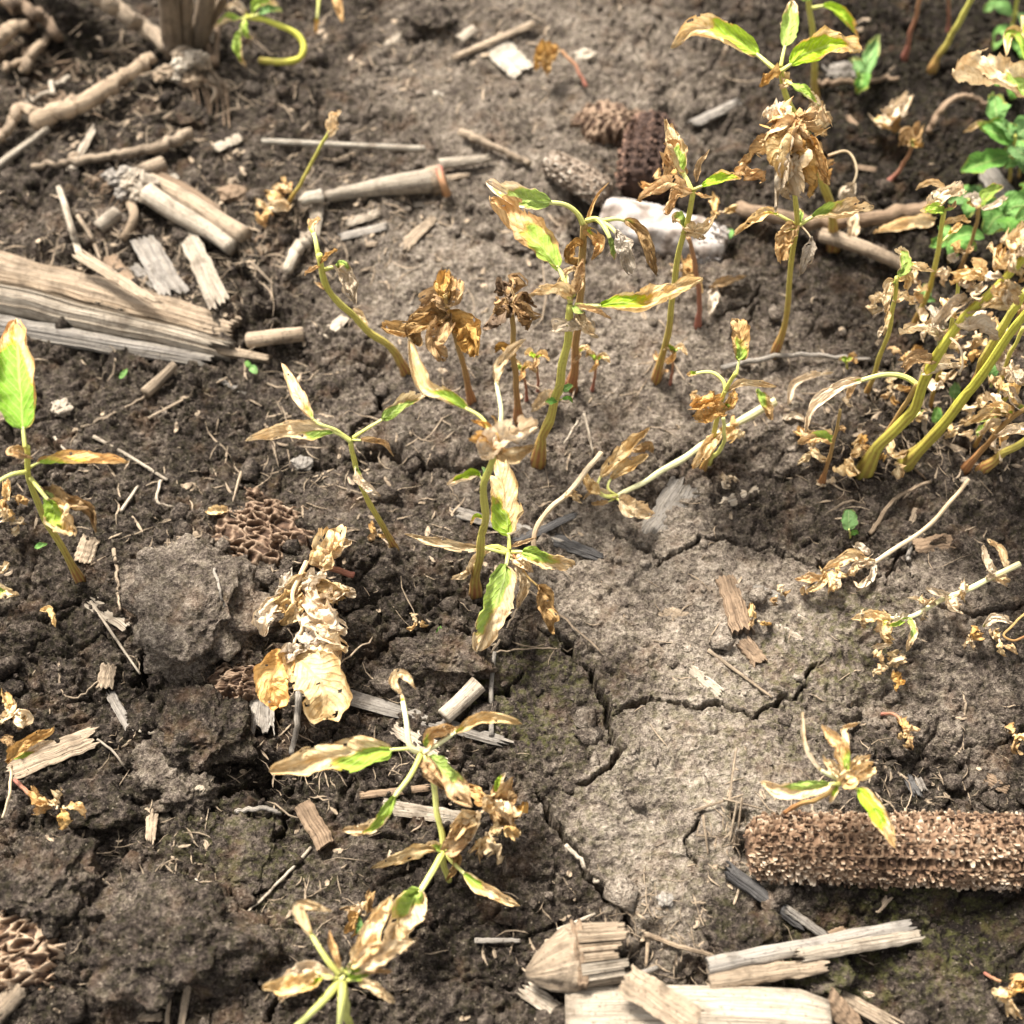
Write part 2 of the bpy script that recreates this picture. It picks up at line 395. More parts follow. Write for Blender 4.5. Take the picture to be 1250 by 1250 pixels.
# where each spot of the flat ground lies on the photograph: lets soil features be given in photo pixels
dz = -CAM[2]; vy = YY*1.0
depth = np.maximum(YY*FWD[1] + dz*FWD[2], .05)
PX = 625 + FPX*XX/depth; PY = 625 - FPX*(YY*UPV[1]+dz*UPV[2])/depth
PX = np.clip(PX, -3000, 4500); PY = np.clip(PY, -1500, 3500)
SCL = depth/FPX                        # metres per pixel
wx = perlin(XX*22, YY*22, 40)*40 + perlin(XX*70, YY*70, 41)*14
wy = perlin(XX*22, YY*22, 42)*40 + perlin(XX*70, YY*70, 43)*14
def blobs(lst, soft=.55):
    r = np.zeros_like(XX)
    for (x, y, rx, ry, v) in lst:
        d = np.hypot((PX+wx-x)/rx, (PY+wy-y)/ry)
        r = np.maximum(r, v*(1-sstep(soft, 1.25, d)))
    return r
DRY_SHADE = .21 + blobs([(850, 960, 175, 195, .41), (760, 690, 160, 140, .37), (900, 770, 180, 120, .38), (1020, 830, 120, 80, .30), (790, 1080, 115, 95, .38),
    (1110, 745, 150, 80, .27), (1180, 850, 110, 80, .18), (650, 110, 250, 160, .31), (560, 340, 200, 150, .33), (790, 440, 200, 140, .33), (700, 540, 190, 90, .29),
    (240, 745, 90, 80, .34), (900, 470, 160, 110, .26), (480, 520, 120, 60, .18), (480, 250, 200, 70, .14), (420, 130, 160, 90, .08), (700, 1010, 80, 100, .30),
    (1050, 610, 120, 60, .08), (560, 610, 120, 40, .10), (430, 590, 80, 45, .12), (70, 300, 130, 60, .10), (330, 1080, 120, 70, .06), (960, 1230, 120, 40, .05)])
DRY_SHADE -= blobs([(1150, 130, 210, 230, .25), (1120, 1130, 230, 75, .17), (120, 70, 140, 60, .12), (350, 960, 120, 60, .08), (60, 850, 160, 120, .10), (620, 1130, 130, 110, .10), (1170, 330, 130, 110, .18)])  # dark moist soil, with top-right plant shade and the cob's shadow painted in
_xc = np.interp(PY, [700, 770, 832, 888, 915, 970, 985, 1022, 1068, 1112, 1142, 1200], [630, 655, 722, 742, 750, 704, 660, 683, 716, 758, 772, 800])
_side = sstep(-14, 8, PX+wx*.25-_xc)*1.0
_band = sstep(690, 780, PY)*(1-sstep(1120, 1190, PY))
DRY_SHADE = np.where(_band > 0, DRY_SHADE*(1-_band)+_band*np.minimum(DRY_SHADE, .30+.6*_side), DRY_SHADE)
ALG = .18 + blobs([(830, 960, 170, 190, .25), (650, 850, 90, 70, .8), (1000, 800, 120, 70, .7), (1090, 1160, 170, 90, .6), (930, 880, 120, 60, .4), (300, 1060, 120, 80, .35), (1040, 760, 80, 40, .5)])
SMOOTH = np.clip(blobs([(850, 950, 160, 200, 1), (760, 700, 140, 120, .8), (920, 760, 180, 110, .8), (800, 1080, 120, 90, .9), (640, 110, 220, 150, .55), (560, 350, 170, 120, .65), (800, 440, 200, 120, .6), (1080, 1160, 220, 80, .6), (500, 520, 130, 60, .75), (500, 610, 160, 60, .6), (640, 560, 120, 60, .7), (1140, 760, 150, 110, .6), (1080, 620, 160, 50, .45), (640, 860, 70, 80, .6), (330, 1080, 160, 110, .35), (590, 1120, 120, 90, .3), (880, 420, 160, 120, .6), (240, 150, 110, 40, .4)]), 0, 1)
ROUGH = 1-.80*SMOOTH
Z = .0055*fbm(XX*9, YY*9, 1, 3) + .0032*fbm(XX*26, YY*26, 4, 3)
# crumb structure: rounded lumps of several sizes
for k, (cell, amp) in enumerate(((.024, .0062), (.0115, .0042), (.0058, .0026), (.0030, .0016))):
    qx = XX/cell + .35*perlin(XX/cell*1.7, YY/cell*1.7, 60+k); qy = YY/cell + .35*perlin(XX/cell*1.7, YY/cell*1.7, 70+k)
    f1, f2, cid = worley(qx, qy, 3+k)
    lump = np.clip(1-f1*f1*1.3, 0, 1)*(.35+.95*cid)
    gate = sstep(-.25, .35, perlin(XX/cell*.23, YY/cell*.23, 80+k))*.85+.15
    Z += amp*(lump-.45)*gate*(ROUGH if k < 2 else (.25+.75*ROUGH))
    if k < 3: Z -= (.0042, .0024, .0014)[k]*(1-sstep(.0, .13, f2-f1))*ROUGH*sstep(-.25, .3, perlin(XX*(14, 25, 45)[k], YY*(14, 25, 45)[k], 33+k))
    del f1, f2, cid
Z += .0016*fbm(XX*300, YY*300, 9, 3, .65)*(.5+.5*ROUGH)
# mounds (+) and hollows (-), in photo pixels, height in millimetres
for (x, y, rx, ry, h) in [(110, 65, 120, 40, -14), (240, 745, 80, 75, 6), (185, 1150, 130, 70, 7), (60, 1080, 70, 55, 7), (540, 800, 60, 35, 5), (320, 395, 35, 12, -11),
    (300, 940, 55, 26, -12), (320, 965, 16, 16, -12), (300, 870, 50, 28, -8), (150, 1100, 40, 16, -9), (130, 1050, 26, 40, -7), (905, 1045, 16, 12, -10), (898, 1010, 9, 8, -9), (790, 1150, 26, 22, -8),
    (820, 1185, 70, 20, -7), (430, 320, 60, 30, 3), (520, 320, 90, 40, 4), (250, 130, 80, 30, -6), (215, 125, 30, 18, 4), (1080, 1130, 240, 32, -5), (600, 1080, 120, 80, -3), (560, 990, 60, 16, -6),
    (760, 235, 60, 22, -9), (850, 150, 60, 20, -6), (860, 340, 60, 30, 4), (190, 310, 110, 22, -5), (960, 930, 120, 50, 3), (1110, 740, 100, 40, 4), (850, 930, 160, 150, 4), (500, 520, 110, 35, 4), (70, 290, 90, 45, 7), (460, 450, 30, 20, -4), (520, 30, 45, 28, 7), (1060, 560, 80, 30, 3)]:
    d = np.hypot((PX+wx*.4-x)/rx, (PY+wy*.4-y)/ry); Z += h*.001*(1-sstep(.35, 1.35, d))
Z += .0022*_band*_side*(1-sstep(0, 160, PX-_xc))
# drying cracks
CR = [([(655, 770), (690, 790), (705, 815), (722, 832), (738, 865), (742, 888), (748, 912), (757, 925), (736, 947), (704, 970)], 5.5, 11),
 ([(742, 882), (765, 872), (792, 862), (840, 871), (880, 866), (922, 876), (942, 862), (966, 851), (985, 836), (990, 815), (1018, 800)], 3.2, 8),
 ([(655, 965), (672, 1000), (683, 1022), (702, 1042), (716, 1068), (738, 1088), (758, 1112), (772, 1142)], 6.0, 12),
 ([(752, 640), (772, 662), (790, 668), (812, 681), (836, 672), (852, 657), (880, 656), (905, 653), (918, 664), (948, 664), (965, 680), (1002, 690), (1050, 684)], 3.0, 7),
 ([(812, 681), (801, 693)], 2.8, 6), ([(1075, 730), (1085, 700), (1100, 672), (1150, 660)], 4, 7),
 ([(340, 566), (400, 572), (432, 566), (455, 556), (470, 549), (486, 562), (520, 570), (570, 570), (605, 566)], 5.5, 10),
 ([(458, 470), (464, 492), (462, 508), (436, 526), (428, 545)], 5.5, 9),
 ([(170, 840), (178, 800), (176, 722), (196, 712), (232, 683)], 4.5, 9), ([(160, 835), (180, 800), (240, 815)], 4, 7),
 ([(352, 985), (330, 1022), (318, 1050), (310, 1095)], 5.0, 9), ([(248, 1150), (262, 1165), (300, 1180), (325, 1212)], 4, 8), ([(325, 1250), (345, 1216)], 4, 8),
 ([(890, 420), (905, 400), (930, 370)], 3, 5), ([(870, 390), (915, 375), (930, 350), (920, 335)], 3, 5), ([(735, 548), (760, 560), (800, 572)], 3, 6),
 ([(250, 990), (262, 970), (300, 950), (345, 930)], 9, 12), ([(110, 1040), (100, 1080), (130, 1100), (200, 1108)], 7, 9), ([(245, 300), (290, 330), (330, 370)], 5, 7),
 ([(640, 820), (620, 850), (560, 850)], 3, 4), ([(860, 1000), (835, 1030), (850, 1060)], 2.4, 4), ([(1095, 690), (1130, 745), (1180, 760), (1250, 745)], 3, 6), ([(410, 830), (470, 790), (540, 770), (600, 790)], 4, 7),
 ([(820, 560), (850, 575), (900, 580)], 2.5, 4), ([(680, 250), (720, 300), (700, 340)], 3, 5), ([(400, 1190), (450, 1215), (500, 1210)], 3.5, 6)]
jx = perlin(XX*130, YY*130, 50)*6 + perlin(XX*400, YY*400, 51)*1.6; jy = perlin(XX*130, YY*130, 52)*6 + perlin(XX*400, YY*400, 53)*1.6
CRACK = np.zeros_like(XX)
for (pl, wd, dp) in CR:
    pl = np.array(pl, float); bx0, by0 = pl.min(0)-40; bx1, by1 = pl.max(0)+40
    msk = (PX > bx0) & (PX < bx1) & (PY > by0) & (PY < by1)
    qx = PX[msk]+jx[msk]; qy = PY[msk]+jy[msk]; best = np.full(qx.shape, 1e9); tp = np.zeros(qx.shape)
    for i in range(len(pl)-1):
        a, b = pl[i], pl[i+1]; ab = b-a; t = np.clip(((qx-a[0])*ab[0]+(qy-a[1])*ab[1])/(ab@ab), 0, 1)
        d = np.hypot(qx-a[0]-t*ab[0], qy-a[1]-t*ab[1]); m2 = d < best; best = np.where(m2, d, best); tp = np.where(m2, (i+t)/(len(pl)-1), tp)
    tw = wd*.95*(.7+.35*np.clip(perlin(qx*.03, qy*.03, 55)+.5, 0, 1.4))*np.clip(np.minimum(tp, 1-tp)*9+.25, 0, 1)
    v = 1-sstep(tw*.35, tw*.75+.6, best)
    Z[msk] -= v*dp*.0020; Z[msk] += .0012*np.exp(-(best/(wd*2.2))**2)*(1-v)
    CRACK[msk] = np.maximum(CRACK[msk], v)
# fine crazing of the dry crust
f1, f2, cid = worley(XX/.021+.4*perlin(XX*90, YY*90, 90), YY/.021+.4*perlin(XX*90, YY*90, 91), 12)
Z -= .0013*(1-sstep(.0, .05, f2-f1))*SMOOTH*sstep(.1, .4, perlin(XX*30, YY*30, 92)+.15); del f1, f2, cid
far = np.maximum(np.abs(XX)-1.0, np.abs(YY-.4)-1.0); Z *= 1-.6*sstep(0, 2, far)

def _idx(g, v): 
    i = int(np.searchsorted(g, v))-1; i = max(0, min(len(g)-2, i)); return i, min(1, max(0, (v-g[i])/(g[i+1]-g[i])))
def gsamp(A, x, y):
    i, u = _idx(GX, x); j, v = _idx(GY, y)
    return float((A[j, i]*(1-u)+A[j, i+1]*u)*(1-v) + (A[j+1, i]*(1-u)+A[j+1, i+1]*u)*v)
def hz(x, y): return gsamp(Z, x, y)
so_ = mk('ground', np.stack([XX, YY, Z], -1).reshape(-1, 3), grid_faces(len(GY), len(GX)), M_SOIL, None, True, {'dry': DRY_SHADE, 'alg': ALG}, None, (0, 0, 0))  # dry attribute carries soil dryness plus the painted shade
so_['kind'] = 'structure'

# ------------------------------------------------------------------ clods
def clod(px, py, rx, ry, h, label, dry=None, seed=0, sub_=6, angular=.8, rg=.75):
    c = ground(px, py); s = mpp(c)
    bm = bmesh.new(); bmesh.ops.create_icosphere(bm, subdivisions=sub_, radius=1)
    vs = np.array([v.co[:] for v in bm.verts]); fs = [[v.index for v in f.verts] for f in bm.faces]; bm.free()
    R = np.array((rx*s, ry*s/math.sin(math.radians(62)), h*.001))
    out = []
    for v in vs:
        q = Vector(v)
        a = mnoise.fractal(q*1.3+Vector((seed*7, 0, 0)), 1.0, 2.0, 3)
        ce = mnoise.voronoi(q*1.9+Vector((0, seed*3, 0)))[0]; e = ce[1]-ce[0]
        k = 1+.38*a+angular*.55*(ce[0]-.4)
        p = Vector((q.x*R[0], q.y*R[1], q.z*R[2]))*k
        w_ = c_ = Vector((p.x+c[0], p.y+c[1], p.z+c[2]))
        d = .0030*mnoise.fractal(w_*85, .8, 2.0, 4) + .0026*(.45-mnoise.voronoi(w_*140)[0][0]) + .0024*(.45-mnoise.voronoi(w_*330)[0][0]) + .0009*mnoise.fractal(w_*500, .7, 2.0, 2)
        zc = R[2]*(.62+.25*mnoise.fractal(w_*40, 1, 2, 2))
        if p.z > zc: p.z = zc+(p.z-zc)*.25
        p += q*d*1.4*rg
        out.append((p.x+c[0], p.y+c[1], p.z+c[2]+h*.001*.18))
    dv = gsamp(DRY_SHADE, c[0], c[1]) if dry is None else dry
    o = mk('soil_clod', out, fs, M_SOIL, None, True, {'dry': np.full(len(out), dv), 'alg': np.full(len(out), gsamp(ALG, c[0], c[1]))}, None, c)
    tag(o, label, 'soil clod', 'clods of soil lying on the ground')
clod(243, 745, 74, 70, 19, 'big pale dried clod with cracks round it left of the dead leaf heap', .45, 1, rg=.5)
clod(545, 806, 55, 30, 12, 'rounded dark clod left of the main crack under the central seedling', .22, 2)
clod(255, 895, 55, 40, 12, 'dark clod just left of the split grey stalk below the dead leaves', .17, 3)
clod(205, 935, 34, 36, 11, 'small reddish brown lumpy clod between two dark clods on the left', .42, 4, 5)
clod(228, 975, 34, 22, 9, 'flat brown clod with a light chip on its edge beside dark hollow', .34, 5, 5)
clod(62, 1080, 52, 44, 15, 'round dark clod above the cob chunk at the lower left edge', .16, 6)
clod(205, 1150, 95, 62, 17, 'largest dark clod lying at the bottom left right of the cob chunk', .19, 7)
clod(522, 34, 34, 22, 12, 'blurred brown clod near the top edge left of the pale stick', .26, 8, 5)
clod(300, 1050, 45, 40, 8, 'low mossy clod below the square brown stalk chip', .24, 9, 5)
clod(232, 148, 26, 16, 9, 'small smooth brown clod under the root crown at upper left', .28, 10, 5)
clod(120, 985, 48, 26, 9, 'dark flattish clod right of the orange dead sprout at left', .17, 11, 5)
clod(880, 345, 34, 20, 8, 'smooth grey brown clod behind the fallen pale stem on the right', .40, 12, 5)
clod(905, 1150, 42, 30, 9, 'dark clod behind the two tone stick at the bottom right', .20, 13, 5)
clod(500, 180, 30, 14, 6, 'low grey clod behind the pale straw at upper centre', .40, 14, 5)
clod(1000, 1185, 40, 24, 9, 'earth lump under the raised ends of the two tone stick', .24, 15, 5)
clod(300, 800, 28, 22, 8, 'dark little clod squeezed between pale clod and dead leaves', .2, 16, 5)
clod(640, 300, 30, 14, 6, 'grey dried clod left of the tall central seedling', .5, 17, 5)

# ------------------------------------------------------------------ loose crumbs (uncountable)
def crumbs():
    PG = perlin(XX*30, YY*30, 8)
    bm = bmesh.new(); bmesh.ops.create_icosphere(bm, subdivisions=1, radius=1); b0 = np.array([v.co[:] for v in bm.verts]); f0 = np.array([[v.index for v in f.verts] for f in bm.faces]); bm.free()
    V, F, D, A = [], [], [], []; n = 0
    R = np.random.RandomState(3)
    while n < 7500:
        x = R.uniform(-.37, .37); y = .06+.68*R.rand()**1.25
        if R.rand() > gsamp(ROUGH, x, y)*.9+.1: continue
        if gsamp(PG, x, y) < R.uniform(-.5, .35): continue
        r = .00055*math.exp(R.gamma(1.6, .42)); r = min(r, .0062)
        k = b0*(1+.28*R.randn(len(b0), 1))*np.array((1, R.uniform(.65, 1.2), R.uniform(.5, .9)))*r
        a = R.uniform(0, 6.28); k = np.stack([k[:, 0]*math.cos(a)-k[:, 1]*math.sin(a), k[:, 0]*math.sin(a)+k[:, 1]*math.cos(a), k[:, 2]], 1)
        V.append(k+np.array((x, y, hz(x, y)+r*.25))); F.append(f0+n*len(b0)); n += 1
        D += [gsamp(DRY_SHADE, x, y)+R.uniform(-.08, .16)]*len(b0); A += [.1]*len(b0)
    o = mk('soil_crumbs', np.vstack(V), np.vstack(F), M_SOIL, None, False, {'dry': D, 'alg': A}, None, (0, 0, 0))
    tag(o, 'loose dark crumbs of soil scattered over the ground', 'soil crumbs', None, 'stuff')
crumbs()
# ------------------------------------------------------------------ dry residue builders
def line_on_ground(pts, n, lift=0., bend=True, thick=.002):
    """points (px,py[,mm above ground]) -> path resting on the soil"""
    Q = [(p[0], p[1], (p[2] if len(p) > 2 else 0.)) for p in pts]
    if bend:
        Q = catmull(Q, n); P = np.array([ground(q[0], q[1])+np.array((0, 0, q[2]*.001+lift)) for q in Q])
        z = P[:, 2].copy()
        for _ in range(3): z[1:-1] = (z[:-2]+z[1:-1]*2+z[2:])/4
        P[:, 2] = z
    else:
        P = [ground(q[0], q[1])+np.array((0, 0, q[2]*.001)) for q in Q]
        P = catmull(P, n)
        over = np.array([hz(p[0], p[1]) for p in P])-P[:, 2]
        P[:, 2] += max(0, np.percentile(over, 52)) + lift
    return P
def twig(name, pts, w, mat, label=None, cat='twig', group=None, parent=None, taper=(1., .7), n=24, rough=.09, lift=None, bend=True, sides=7, wob=.0):
    P = line_on_ground(pts, n, 0, bend)
    r = w/2*np.array([mpp(p) for p in P])*np.linspace(taper[0], taper[1], n)
    P[:, 2] += r*.6 if lift is None else lift
    if wob:
        sd = random.randint(0, 99); k = np.arange(n)*.45
        P[:, 0] += wob*r*perlin(k, k*0+sd, sd); P[:, 1] += wob*r*perlin(k, k*0+sd+.5, sd+1)
    o = tube(name, P, r, mat, parent, sides, rough)
    if label: tag(o, label, cat, group)
    return o
def slat(name, p1, p2, w, mat, label=None, cat='stalk piece', group=None, parent=None, th=.16, arc=.5, rag=(.12, .12), roll=0., lift=0., w2=None, n=26, m=13, sag=0., ridge=.05, h=None, bow=0.):
    """a split strip of stalk: curved section, lengthwise fibre ridges, splintered ends"""
    w2 = w if w2 is None else w2
    if h is None: P = line_on_ground([p1, p2], n, lift*.001, False)
    else: P = catmull([ground(p1[0], p1[1])+np.array((0, 0, h[0]*.001)), ground(p2[0], p2[1])+np.array((0, 0, h[1]*.001))], n)
    L = np.linalg.norm(P[-1]-P[0]); d = (P[-1]-P[0])/L
    c = np.cross(d, (0, 0, 1.)); c /= np.linalg.norm(c); u = np.cross(c, d)
    rr = math.radians(roll); c, u = c*math.cos(rr)+u*math.sin(rr), u*math.cos(rr)-c*math.sin(rr)
    s = mpp(P[n//2]); W = np.linspace(w, w2, n)*s/2; t_ = th*max(w, w2)*s
    sd = random.randint(0, 200)
    j = np.linspace(-1, 1, m)
    fib = perlin(j*5.3+sd, j*0+.5+sd, sd)+.6*perlin(j*13+sd, j*0+.1, sd+1)
    e0 = rag[0]*(np.abs(perlin(j*3.1+sd*.7, j*0+3.3, sd+2))*1.6+.5*RNG.rand(m)*np.abs(perlin(j*9, j*0+sd, sd)))
    e1 = rag[1]*(np.abs(perlin(j*3.4+sd*.3, j*0+7.3, sd+4))*1.6+.5*RNG.rand(m)*np.abs(perlin(j*9, j*0+sd+5, sd+6)))
    t = np.linspace(0, 1, n)
    rings = []; U = []
    a = max(arc, 1e-3)
    for i in range(n):
        tj = e0+(1-e0-e1)*t[i]
        x = W[i]*np.sin(a*j)/a; z = -W[i]*(1-np.cos(a*j))/a + W[i]*ridge*fib*(1+.3*perlin(j*2, j*0+t[i]*5, sd+8))
        wig = W[i]*.10*perlin(np.array([t[i]*4.+sd]), np.array([sd*.5]), sd+9)[0]
        edge = 1+.13*perlin(np.array([t[i]*9.]), np.array([sd*1.]), sd+10)[0]
        base = P[0][None]+d[None]*(tj*L)[:, None]
        zz = z + bow*L*(4*t[i]*(1-t[i])) + W[i]*.12*perlin(j*0+t[i]*5, j*0+sd, sd+12)
        top = base + c*(x*edge+wig)[:, None] + u*zz[:, None]
        bx = x*.96
        bot = base + c*(bx*edge+wig)[:, None] + u*(zz-t_*(.75+.25*np.cos(j*1.3)))[:, None]
        rings.append(np.vstack([top, bot[::-1]]))
        U.append(np.vstack([np.stack([x, tj*L], 1), np.stack([bx+.05, tj*L], 1)[::-1]]))
    V = np.array(rings); k = 2*m
    F = grid_faces(n, k, True).tolist()
    for i0 in (0, (n-1)*k):
        for q in range(m-1):
            f = [i0+q, i0+q+1, i0+k-2-q, i0+k-1-q]; F.append(f if i0 else f[::-1])
    o = mk(name, V.reshape(-1, 3), F, mat, parent, False, None, np.array(U).reshape(-1, 2), None if parent is not None else P[0])
    if label: tag(o, label, cat, group)
    return o
def cob(px1, py1, px2, py2, rpx, tone, label, rows=14, pitch=.0042, rr=.75, h=None, seed=0, flake=1., arcv=1., z0=None, pitd=.14, only=0., gap=None):
    g1 = ground(px1, py1); s = mpp(g1); R = rpx*s
    A = atz(px1, py1, g1[2]+R*rr); B = atz(px2, py2, (g1[2] if z0 is None else ground(px2, py2)[2])+R*rr)
    L = np.linalg.norm(B-A); d = (B-A)/L; c = np.cross(d, (0, 0, 1.)); c /= np.linalg.norm(c); u = np.cross(c, d)
    T = thing('corn_cob', (A[0], A[1], g1[2]), label, 'corn cob', 'corn cobs and pieces of cob')
    rs = np.random.RandomState(seed); n = max(20, int(L/.0011)); m = 72
    t = np.linspace(0, 1, n); a = np.linspace(0, 2*np.pi, m, endpoint=False)
    prof = np.sqrt(np.clip(1-(1-np.clip(t*L/(R*.62), 0, 1))**2, 0, 1))*.55+.45
    prof *= np.sqrt(np.clip(1-(1-np.clip((1-t)*L/(R*.62), 0, 1))**2, 0, 1))*.4+.6
    prof *= np.interp(t, (0, .45, 1), (.86, 1., 1.))
    TT, AA = np.meshgrid(t*L/pitch, a/(2*np.pi)*rows, indexing='ij')
    fx = np.abs(((TT+.5*np.floor(AA)) % 1)-.5)*2; fy = np.abs((AA % 1)-.5)*2
    pit = (1-sstep(.35, .95, fx))*(1-sstep(.45, .98, fy))
    rad = R*.87*prof[:, None]*(1+.05*perlin(TT*.13, AA*.25, seed+7))*(1-pitd*pit*(1 if gap is None else 1+1.6*(np.floor(AA) == gap)*(TT > 13))+(.05 if pitd > 0 else .16)*perlin(TT*.4, AA*.6, seed)+.04*perlin(TT*2, AA*2, seed+1))
    V = A+d*(t*L)[:, None, None]+(c*np.cos(a)[None, :, None]+u*np.sin(a)[None, :, None])*rad[:, :, None]
    F = grid_faces(n, m, True).tolist(); F.append(list(range(m))[::-1]); F.append(list(range((n-1)*m, n*m)))
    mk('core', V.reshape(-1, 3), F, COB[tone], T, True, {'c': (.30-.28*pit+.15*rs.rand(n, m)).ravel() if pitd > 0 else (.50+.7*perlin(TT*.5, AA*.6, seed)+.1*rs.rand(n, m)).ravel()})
    # papery chaff scales standing round each kernel socket
    bV = np.array([(-1, -1, 0), (1, -1, 0), (1.1, .1, .45), (-1.1, .1, .45), (.55, .9, 1), (-.55, .9, 1), (-.9, -.6, -.1), (.9, -.6, -.1), (0, .25, .3)], float)
    bF = [(0, 1, 2, 3), (3, 2, 4, 5), (1, 7, 8, 2), (0, 3, 8, 6), (2, 8, 4), (3, 5, 8), (5, 4, 8)]
    VV, FF, CC = [], [], []; nb = 0
    for k in range(rows):
        for i in range(int(L/pitch)+1):
            if i*pitch < only*L: continue
            for q in range(9):
                if rs.rand() < .15: continue
                if gap is not None and k == gap and i > 13 and q not in (1, 6): continue
                ti = (i+.5*(k % 2)+rs.normal(0, .10)+(0, .5, .25, -.3, .1, .35, .5, .2, .75)[q])*pitch; ak = (k+(.5, .5, .12, .88, .5, .3, .9, .7, .15)[q]+rs.normal(0, .07))/rows*2*np.pi
                if ti < 0 or ti > L: continue
                pr = np.interp(ti/L, t, prof)
                rdir = c*math.cos(ak)+u*math.sin(ak); tdir = -c*math.sin(ak)+u*math.cos(ak)
                if rdir[2] < -.55: continue
                base = A+d*ti+rdir*R*.80*pr
                ln = R*rs.uniform(.10, .25)*flake*(.85+.25*math.sin(i*.37+k)*math.cos(i*.11-k*2))*(1.0 if q != 4 else .5); wd = pitch*rs.uniform(.10, .34)
                along = d if q < 2 else tdir
                side = tdir if q < 2 else d
                tilt = rs.normal(0, .75)
                o1 = rdir*math.cos(tilt)+along*math.sin(tilt); o2 = along*math.cos(tilt)-rdir*math.sin(tilt)
                loc = base + (bV[:, 0:1]*side*wd) + ((bV[:, 1:2]+1)*.5*ln*o1) + (bV[:, 2:3]*wd*.8*o2*rs.choice((-1, 1)))+rs.normal(0, .10, (9, 3))*wd
                VV.append(loc); FF += [[x+nb for x in f] for f in bF]; nb += 9
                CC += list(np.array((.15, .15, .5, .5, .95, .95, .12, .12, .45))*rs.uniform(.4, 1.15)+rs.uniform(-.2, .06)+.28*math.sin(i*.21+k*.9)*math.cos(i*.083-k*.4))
    mk('chaff_scales', np.vstack(VV), FF, COB[tone], T, False, {'c': CC})['kind'] = 'stuff'
    return T
def cobshell(px, py, lpx, wpx, ang, tone, label, cell=(11, 9), depth=.5, hmm=11, seed=0, n=110, ragged=.25, group='corn cobs and pieces of cob', lo=.12, tilt=0.):
    """broken piece of cob lying with its honeycomb of sockets up"""
    c0 = ground(px, py); s = mpp(c0); a = math.radians(ang)
    ex = np.array((math.cos(a), math.sin(a), 0)); ey = np.array((-math.sin(a), math.cos(a), 0))
    L = lpx*s/2; W = wpx*s/2
    u, v = np.meshgrid(np.linspace(-1.12, 1.12, n), np.linspace(-1.12, 1.12, n), indexing='ij')
    r = np.hypot(np.abs(u)**1.3, np.abs(v)**1.1)*(1+ragged*perlin(u*2.3+seed, v*2.3, seed)+.12*perlin(u*7, v*7+seed, seed+1))
    dome = np.clip(1-r**2.6, -.25, 1)
    h = hmm*.001*np.where(dome > 0, np.clip(dome, 0, 1)**.55, dome*1.5)
    cx = u*L/s/cell[0]+.55*perlin(u*3.6, v*3.6+seed, seed+2); cy = v*W/s/cell[1]+.55*perlin(u*3.6+9, v*3.6, seed+3)
    fx = np.abs(((cx+.5*(np.floor(cy) % 2)) % 1)-.5)*2; fy = np.abs((cy % 1)-.5)*2
    pit = (1-sstep(.55, .95, fx+.1*perlin(u*20, v*20, seed)))*(1-sstep(.55, .95, fy+.1*perlin(u*20, v*20+5, seed)))
    h = h-depth*cell[1]*s*pit*(.45+.7*np.clip(perlin(u*2.2+3, v*2.2, seed+12)+.6, 0, 1.2))*sstep(-.05, .15, dome)+.0007*perlin(u*9, v*9, seed+5)+.0004*perlin(u*28, v*28, seed+6)
    lean = .35*hmm*.001*perlin(cx*1.0, cy*1.0, seed+8)
    X = u*L+lean; Y = v*W/math.sin(math.radians(62))
    V = c0+ex*X[..., None]+ey*Y[..., None]+np.array((0, 0, 1.))*(h+u*tilt*L-.001)[..., None]
    F = grid_faces(n, n)
    keep = (dome.ravel()[F] > -.22).any(1)
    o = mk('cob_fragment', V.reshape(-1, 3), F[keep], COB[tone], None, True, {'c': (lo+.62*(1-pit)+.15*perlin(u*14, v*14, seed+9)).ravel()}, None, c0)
    tag(o, label, 'cob piece', group)
    return o

